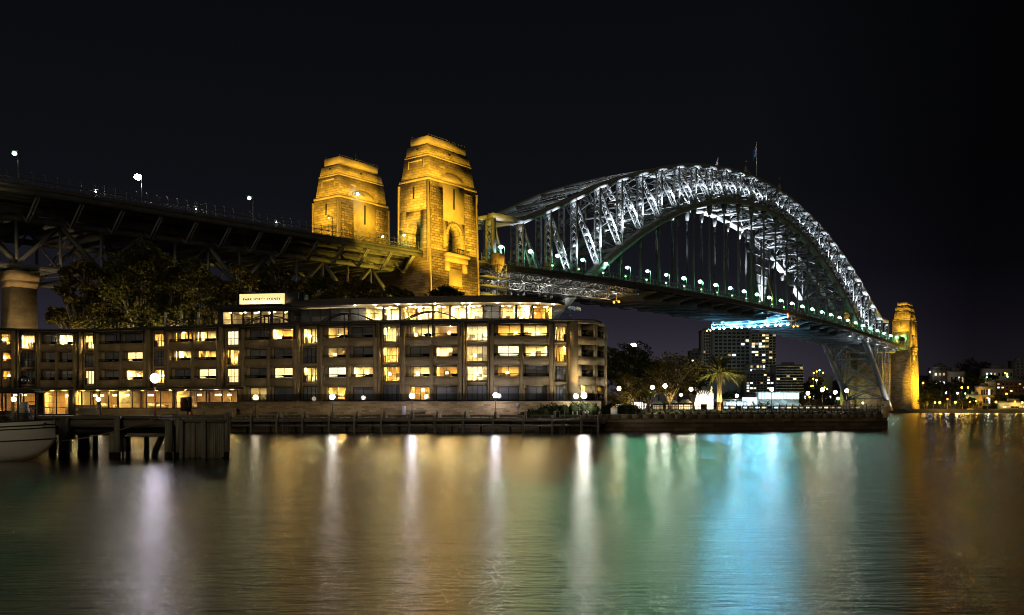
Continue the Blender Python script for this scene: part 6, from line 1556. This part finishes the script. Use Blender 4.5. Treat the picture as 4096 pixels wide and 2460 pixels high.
def stall(u, w, h, label, mt='winW', Y=758):
    o = thing('lit_stall', label, 'stall', (PX(u, Y), Y, 3), 0, 'lit stalls on the far shore'); m = MB(); m.box(-w/2, w/2, 0, 5, 0, h*.45); m.build('front', M[mt], o)
    m = MB(); [m.box(-w/2+j*w/6-.15, -w/2+j*w/6+.15, -.25, -.05, 0, h*.62) for j in range(7)]; m.build('post', M['iron'], o)
    m = MB(); m.frus(-w/2-.5, w/2+.5, -1, 5.5, h*.62, -w*.2, w*.2, 2, 3, h); m.build('roof', M['tarpw'], o)
for u, w, h, lab, mt in ((2486, 9, 9, 'glowing stall seen through the trees nearest the hotel', 'gatewall'), (2512, 8, 7, 'second glowing stall seen through the trees, right of the first', 'gatewall'), (2550, 10, 13, 'tall glaring tent stall between two park trees', 'gatewall'), (2580, 9, 10, 'glaring stall beside the tall tent', 'gatewall'), (2632, 8, 7, 'dim yellow stall behind the tall globe lamp', 'winD'), (2690, 9, 8, 'stall under the middle park tree', 'winD'), (2745, 10, 8, 'lit kiosk left of the amusement gate', 'winW')): stall(u, w, h, lab, mt)
# the pool pavilion and its grandstand
gs = thing('grandstand', 'brilliant white pool grandstand lit blue white on the far shore', 'grandstand', (PX(3105, 752), 752, 3)); ww = 40
M['standlit'] = emis('lit_stand_tiers', (.72, .95, 1), 1.6); M['standwin'] = emis('lit_stand_glazing', (.74, .96, 1), 1.5)
m = MB(); xl = PX(3040, 752)-PX(3105, 752); xr = PX(3208, 752)-PX(3105, 752)
for k in range(9): m.box(xl-6+k*.8, xr-k*.4, k*.8, k*.8+.79, 0, 3.2+k*.62)
m.build('tier', M['white'], gs)
for k in range(13):
    x = xl+2+(xr-xl-3)*k/12; m = MB(); m.box(x-1.0, x+1.0, 7.6, 7.9, 8.3, 13.4); m.build('window', M['standwin'], gs)
m = MB(); m.box(xl, xr, 7.92, 14, 3, 13.6); m.build('wall', M['bandwhite'], gs)
m = MB(); m.box(xl-1, xr+1, 5, 14.5, 13.62, 14.2); m.build('roof', M['white'], gs)
m = MB(); m.add([(xl-14, 1, 2.5), (xl-2, 1, 2.5), (xl-2, 1.4, 9.5), (xl-14, 1.4, 9.5)], [(0, 1, 2, 3)]); m.build('screen_wall', M['standwin'], gs)
for k in range(6): lamp('stand_light', 'POINT', (PX(3050+k*28, 746), 746, 16), 1300, (.62, .92, 1), None, size=.6)
pv = thing('harbour_pavilion', 'low white lit pavilion between the palm and the grandstand', 'pavilion', (PX(2950, 752), 752, 3)); m = MB(); m.box(-10, 8, 0, 6, 0, 6.4); m.build('wall', M['bandwhite'], pv)
for k in range(7): m = MB(); m.box(-9+k*2.4, -7.2+k*2.4, -.15, -.02, 1.6, 5.4); m.build('window', M['standwin'], pv)
m = MB(); m.box(-22, 9, -1.5, 7, 7.2, 7.8); m.build('roof', M['bandwhite'], pv)
lamp('pavilion_light', 'POINT', (PX(2945, 746), 746, 12), 2500, (.7, .93, 1), None, size=.6)
# lit booths added in place of moored craft and quay lights under the railing
for k in range(22):
    u = 2905+k*25; mt = ('winC', 'winC', 'winW', 'winD', 'fglass')[(k*7) % 5] if u < 3150 else ('winD', 'winW', 'winD')[k % 3]
    o = thing('standin_booth', 'lit booth standing in for quay lights behind the railing, %s from the palm' % nth(k+1), 'booth', (PX(u, 747.5), 747.5, 2.9), 0, 'booths standing in for far quay lights')
    m = MB(); m.box(-1.9, 1.9, .05, 3, 0, 2.9); m.build('wall', M['bldg_dark'], o); m = MB(); m.box(-1.5, 1.5, -.1, .04, .7, 2.3); m.build('window', M[mt], o); m = MB(); m.box(-2.1, 2.1, -.6, 3.2, 2.9, 3.15); m.build('roof', M['bandwhite' if k % 3 else 'bldg_brick'], o)
# right-hand hillside: houses and flats
block('brick_flats', 'brick apartment building with rows of small lit windows at the right edge', 3985, 4140, 1524, 790, 14, 9, 3, 'bldg_brick', .45, 31, base=8, wf=.5, hf=.4, vb=1570)
block('pale_flats', 'cream end wall of the flats at the right edge', 3966, 3984, 1526, 788, 14, 1, 3, 'tarpw', .0, 36, base=8, wf=.2, hf=.2, vb=1570)
block('terrace_house', 'cream two storey house with arched verandahs beside the brick flats', 3922, 3972, 1548, 778, 10, 5, 2, 'tarpw', .25, 32, base=6, slab='tarpw', wf=.6, hf=.6)
block('hill_house', 'white modern house with lit slot windows, highest on the dark hill', 3735, 3800, 1472, 850, 12, 4, 2, 'bldg_dark', .5, 33, base=24, wf=.5, hf=.3)
block('hill_house', 'white gabled house on the hill left of the long white building', 3800, 3858, 1487, 845, 12, 4, 1, 'bldg_white', .35, 34, base=24, wf=.35, hf=.45)
block('hill_house', 'long pale building with cool lit windows on the hill top', 3940, 4052, 1476, 860, 12, 7, 2, 'bldg_white', .4, 35, base=24, wf=.45, hf=.4)
block('apartment_tower', 'dark tower cut by the right edge of the frame', 4064, 4110, 1446, 880, 14, 3, 9, 'bldg_dark', .02, 37, base=20, wf=.4)
block('shore_house', 'low roofed house by the sodium lamps in the middle of the far bank', 3882, 3930, 1582, 768, 8, 4, 1, 'tarpw', .2, 38, base=3, wf=.4, hf=.4)
block('road_deck', 'pale concrete road ramp with orange lamps under the bridge', 3245, 3330, 1506, 905, 10, 6, 1, 'conc_far', .05, 39, wf=.2, hf=.1, roof=False)
block('ferry_shed', 'pale long shed with bright slots at the right edge of the quay', 4010, 4110, 1610, 752, 8, 6, 1, 'bandwhite', .7, 40, base=2.9, wf=.8, hf=.3)
# trees on the far bank
rr = random.Random(5); protos = []
spots = [(3590, 760, 1585, 12), (3625, 762, 1578, 12), (3660, 765, 1580, 14), (3700, 768, 1576, 14), (3735, 775, 1565, 14), (3690, 800, 1530, 16), (3750, 810, 1520, 18), (3800, 800, 1535, 16), (3860, 770, 1580, 12), (3838, 806, 1510, 15), (3890, 812, 1500, 15), (3920, 805, 1520, 14), (3960, 830, 1500, 15), (4060, 815, 1530, 14), (4000, 764, 1588, 13), (4045, 764, 1585, 13), (4085, 766, 1580, 12), (3760, 860, 1482, 16), (3870, 880, 1478, 18), (3920, 880, 1474, 16), (3250, 800, 1555, 14), (3300, 790, 1560, 14), (3270, 880, 1500, 16), (3620, 830, 1520, 16), (3580, 800, 1545, 14), (2900, 780, 1580, 10), (2935, 780, 1570, 12), (3880, 760, 1600, 9)]
for i, (u, Y, v, w) in enumerate(spots):
    g = farh(PX(u, Y), Y); lab = 'dark far bank tree, %s of the scattered far trees counted along the shore' % nth(i+1)
    top = PZ(v, Y)-g
    o = tree('far_tree', lab, (PX(u, Y), Y, g), crown(random.Random(i), w, w*.75, max(w*.5, top-w*.38), 5), 1300, .75, M['leaf_far'], .35, .3, 'trees on the far bank', seed=300+i, twigs=2, clump=2)
def fpalm(u, label):
    Y = 751; o = thing('far_palm', label, 'palm tree', (PX(u, Y), Y, 2.9), 0, 'palms along the far quay')
    m = MB(); m.lathe([(.45, 0), (.3, 1), (.3, 4.6), (.1, 5)], n=7); m.build('trunk', M['bark'], o)
    V = []; F = []; r5 = random.Random(u)
    for k in range(34):
        az = r5.uniform(0, 6.28); el = r5.uniform(-.3, 1.3); h = Vector((math.cos(az), math.sin(az), 0)); p = Vector((0, 0, 4.9)); s_ = Vector((-h.y, h.x, 0)); pr_ = p
        for j in range(6):
            q = pr_+(h*math.cos(el)+Vector((0, 0, math.sin(el))))*.75; el -= .28; w = .34*(1-j/6.5); b0 = len(V)
            V += [pr_-s_*w, pr_+s_*w, q+s_*w*.8-Vector((0, 0, .1)), q-s_*w*.8-Vector((0, 0, .1))]; F.append((b0, b0+1, b0+2, b0+3)); pr_ = q
    mesh_obj('frond', V, F, M['leaf_palm'], o)
for i, u in enumerate((3625, 3708, 3790, 3850, 3876, 3950, 3915, 3243, 3040, 3070, 3012)): fpalm(u, 'short palm on the far quay, %s palm counted along it' % nth(i+1))
# lamps of the far shore
def far_lamp(u, v, Y, label, em, col, pw, r=.7):
    g = farh(PX(u, Y), Y); z = PZ(v, Y); o = thing('far_lamp', label, 'street lamp', (PX(u, Y), Y, g), 0, 'street lamps of the far shore'); h = max(2, z-g)
    m = MB(); m.path([(0, 0, 0), (0, 0, h-.3)], [.16, .10], 5); m.build('post', M['iron'], o); m = MB(); m.ball((0, 0, h), r*1.25, 8); m.build('lamp_globe', M[em], o, True)
    if pw: lamp('lamp_light', 'POINT', (0, -.8-r*1.25, h-.3), pw*1.0, col, o, size=r)
SO = (1, .55, .08)
FL = [(3617, 1590, 748, 'green white far lamp right of the lit arch foot, dazzling', 'green', GRN, 2600, 1.0), (3600, 1612, 748, 'small white lamp low beside the dazzling green one', 'whitelamp', (1, 1, 1), 300, .4), (3692, 1532, 770, 'orange lamp at the foot of the far pylon', 'sodium', SO, 2200, .7),
      (3740, 1610, 749, 'sodium lamp left of a close pair on the far quay', 'sodium', SO, 2200, .6), (3759, 1610, 748, 'sodium lamp right of a close pair on the far quay', 'sodium', SO, 3500, .8), (3821, 1609, 749, 'sodium lamp on the quay between the two palm groups', 'sodium', SO, 3200, .75),
      (3847, 1550, 778, 'sodium lamp on the slope, left of two', 'sodium', SO, 3600, .7), (3872, 1550, 778, 'sodium lamp on the slope, right of two', 'sodium', SO, 2800, .6), (3861, 1574, 768, 'greenish lamp under the two slope lamps', 'greens', GRN, 900, .6), (3830, 1573, 768, 'white lamp left of the greenish slope lamp', 'whitelamp', (1, .9, .8), 500, .45), (3784, 1572, 775, 'faint bluish lamp on the dark slope', 'globecool', (.8, .85, 1), 300, .5),
      (3984, 1608, 750, 'sodium lamp before the shadowy trees near the shed', 'sodium', SO, 3500, .75), (4026, 1576, 768, 'sodium lamp in front of the brick flats', 'sodium', SO, 3400, .75), (4089, 1610, 749, 'sodium lamp at the right frame edge', 'sodium', SO, 2500, .65), (3947, 1509, 800, 'white lamp on the upper hill road', 'greens', (.8, 1, .8), 1500, .6), (4030, 1507, 800, 'whitish green lamp above the brick flats', 'greens', (.8, 1, .8), 1500, .6),
      (4021, 1492, 835, 'warm lamp on the wall of the long pale building', 'sodium', SO, 900, .6), (3720, 1488, 845, 'tiny cool lamp left of the highest hill house', 'globecool', (.9, .95, 1), 200, .45), (3255, 1492, 880, 'orange lamp on the ramp, leftmost', 'sodium', SO, 1600, .65), (3267, 1486, 880, 'orange lamp on the ramp next to the leftmost', 'sodium', SO, 1600, .65), (3278, 1481, 882, 'cool green lamp on the ramp', 'green', GRN, 1200, .6), (3292, 1491, 880, 'orange lamp at the right end of the ramp', 'sodium', SO, 1600, .65),
      (3253, 1515, 860, 'orange lamp under the ramp', 'sodium', SO, 1400, .6), (3266, 1522, 858, 'white lamp under the ramp', 'whitelamp', (1, .95, .8), 900, .55), (3245, 1545, 820, 'yellow lamp beside the banded block', 'sodium', SO, 1600, .6), (3252, 1543, 820, 'second yellow lamp beside the banded block', 'sodium', SO, 1600, .55), (3298, 1550, 815, 'yellow lamp behind the globe lamps, left', 'sodium', SO, 2200, .65), (3308, 1556, 812, 'greenish yellow lamp behind the globe lamps', 'greens', (.8, 1, .3), 1600, .6),
      (3352, 1594, 770, 'dazzling yellow green lamp before the arch foot', 'green', (.8, 1, .3), 3600, 1.0), (3239, 1588, 770, 'yellow lamp at the grandstand corner', 'sodium', SO, 2400, .75), (3655, 1600, 752, 'sodium lamp under the trees beside the far pylon foot', 'sodium', SO, 1800, .6), (3790, 1596, 770, 'sodium lamp behind the quay palms in the middle of the far bank', 'sodium', SO, 1500, .5), (3905, 1604, 752, 'sodium lamp on the quay below the terrace house', 'sodium', SO, 2200, .6), (3950, 1592, 764, 'sodium lamp before the cream house, left of the shed', 'sodium', SO, 1800, .5), (4060, 1606, 750, 'sodium lamp at the shed, next to the frame edge lamp', 'sodium', SO, 1600, .5),
      (3451, 1612, 750, 'small white lamp between the arch feet', 'whitelamp', (1, 1, 1), 400, .4)]
for a in FL: far_lamp(*a)
for x, lab in ((3875, 'yellow notice on the far sea wall, the smaller left one'), (3890, 'yellow notice on the far sea wall, the larger right one')):
    o = thing('shore_notice', lab, 'sign', (PX(x, 743), 743.0, 2.2)); w = 1.0 if x < 3880 else 1.4; m = MB(); m.box(-w, w, .2, .3, -1.2, 1.4); m.build('panel', M['yellow'], o); m = MB(); [m.box(-w*.7, w*.7, .15, .19, z, z+.18) for z in (.8, .2, -.6)]; m.build('lettering', M['iron'], o)
    lamp('notice_light', 'POINT', (PX(x, 740), 740, 5), 350, (1, .8, .2), None, size=.3)
# the floodlight over the park trees
Y = 640; o = thing('floodlight_mast', 'dazzling white floodlight on a mast above the dark park trees', 'floodlight', (PX(2534, Y), Y, 3)); h = PZ(1382, Y)-3
m = MB(); m.path([(0, 0, 0), (0, 0, h)], [.4, .25], 6); m.box(-3.8, 3.8, .1, .3, h-1.5, h-1.3); m.box(-3.8, 3.8, .1, .3, h+1.5, h+1.7); m.build('mast', M['steel_dark'], o)
m = MB(); m.lathe([(.3, -1.3), (1.6, -1.0), (1.9, 0), (1.6, 1.0), (.3, 1.3)], (0, -.6, h), 12); m.build('lens', M['whitelamp'], o, True)
o = mesh_obj('mast_islet', [(PX(2534, Y)-40, Y-10, -1), (PX(2534, Y)+40, Y-10, -1), (PX(2534, Y)+30, Y+80, 3), (PX(2534, Y)-30, Y+80, 3)], [(0, 1, 2, 3)], M['soil']); struct(o)
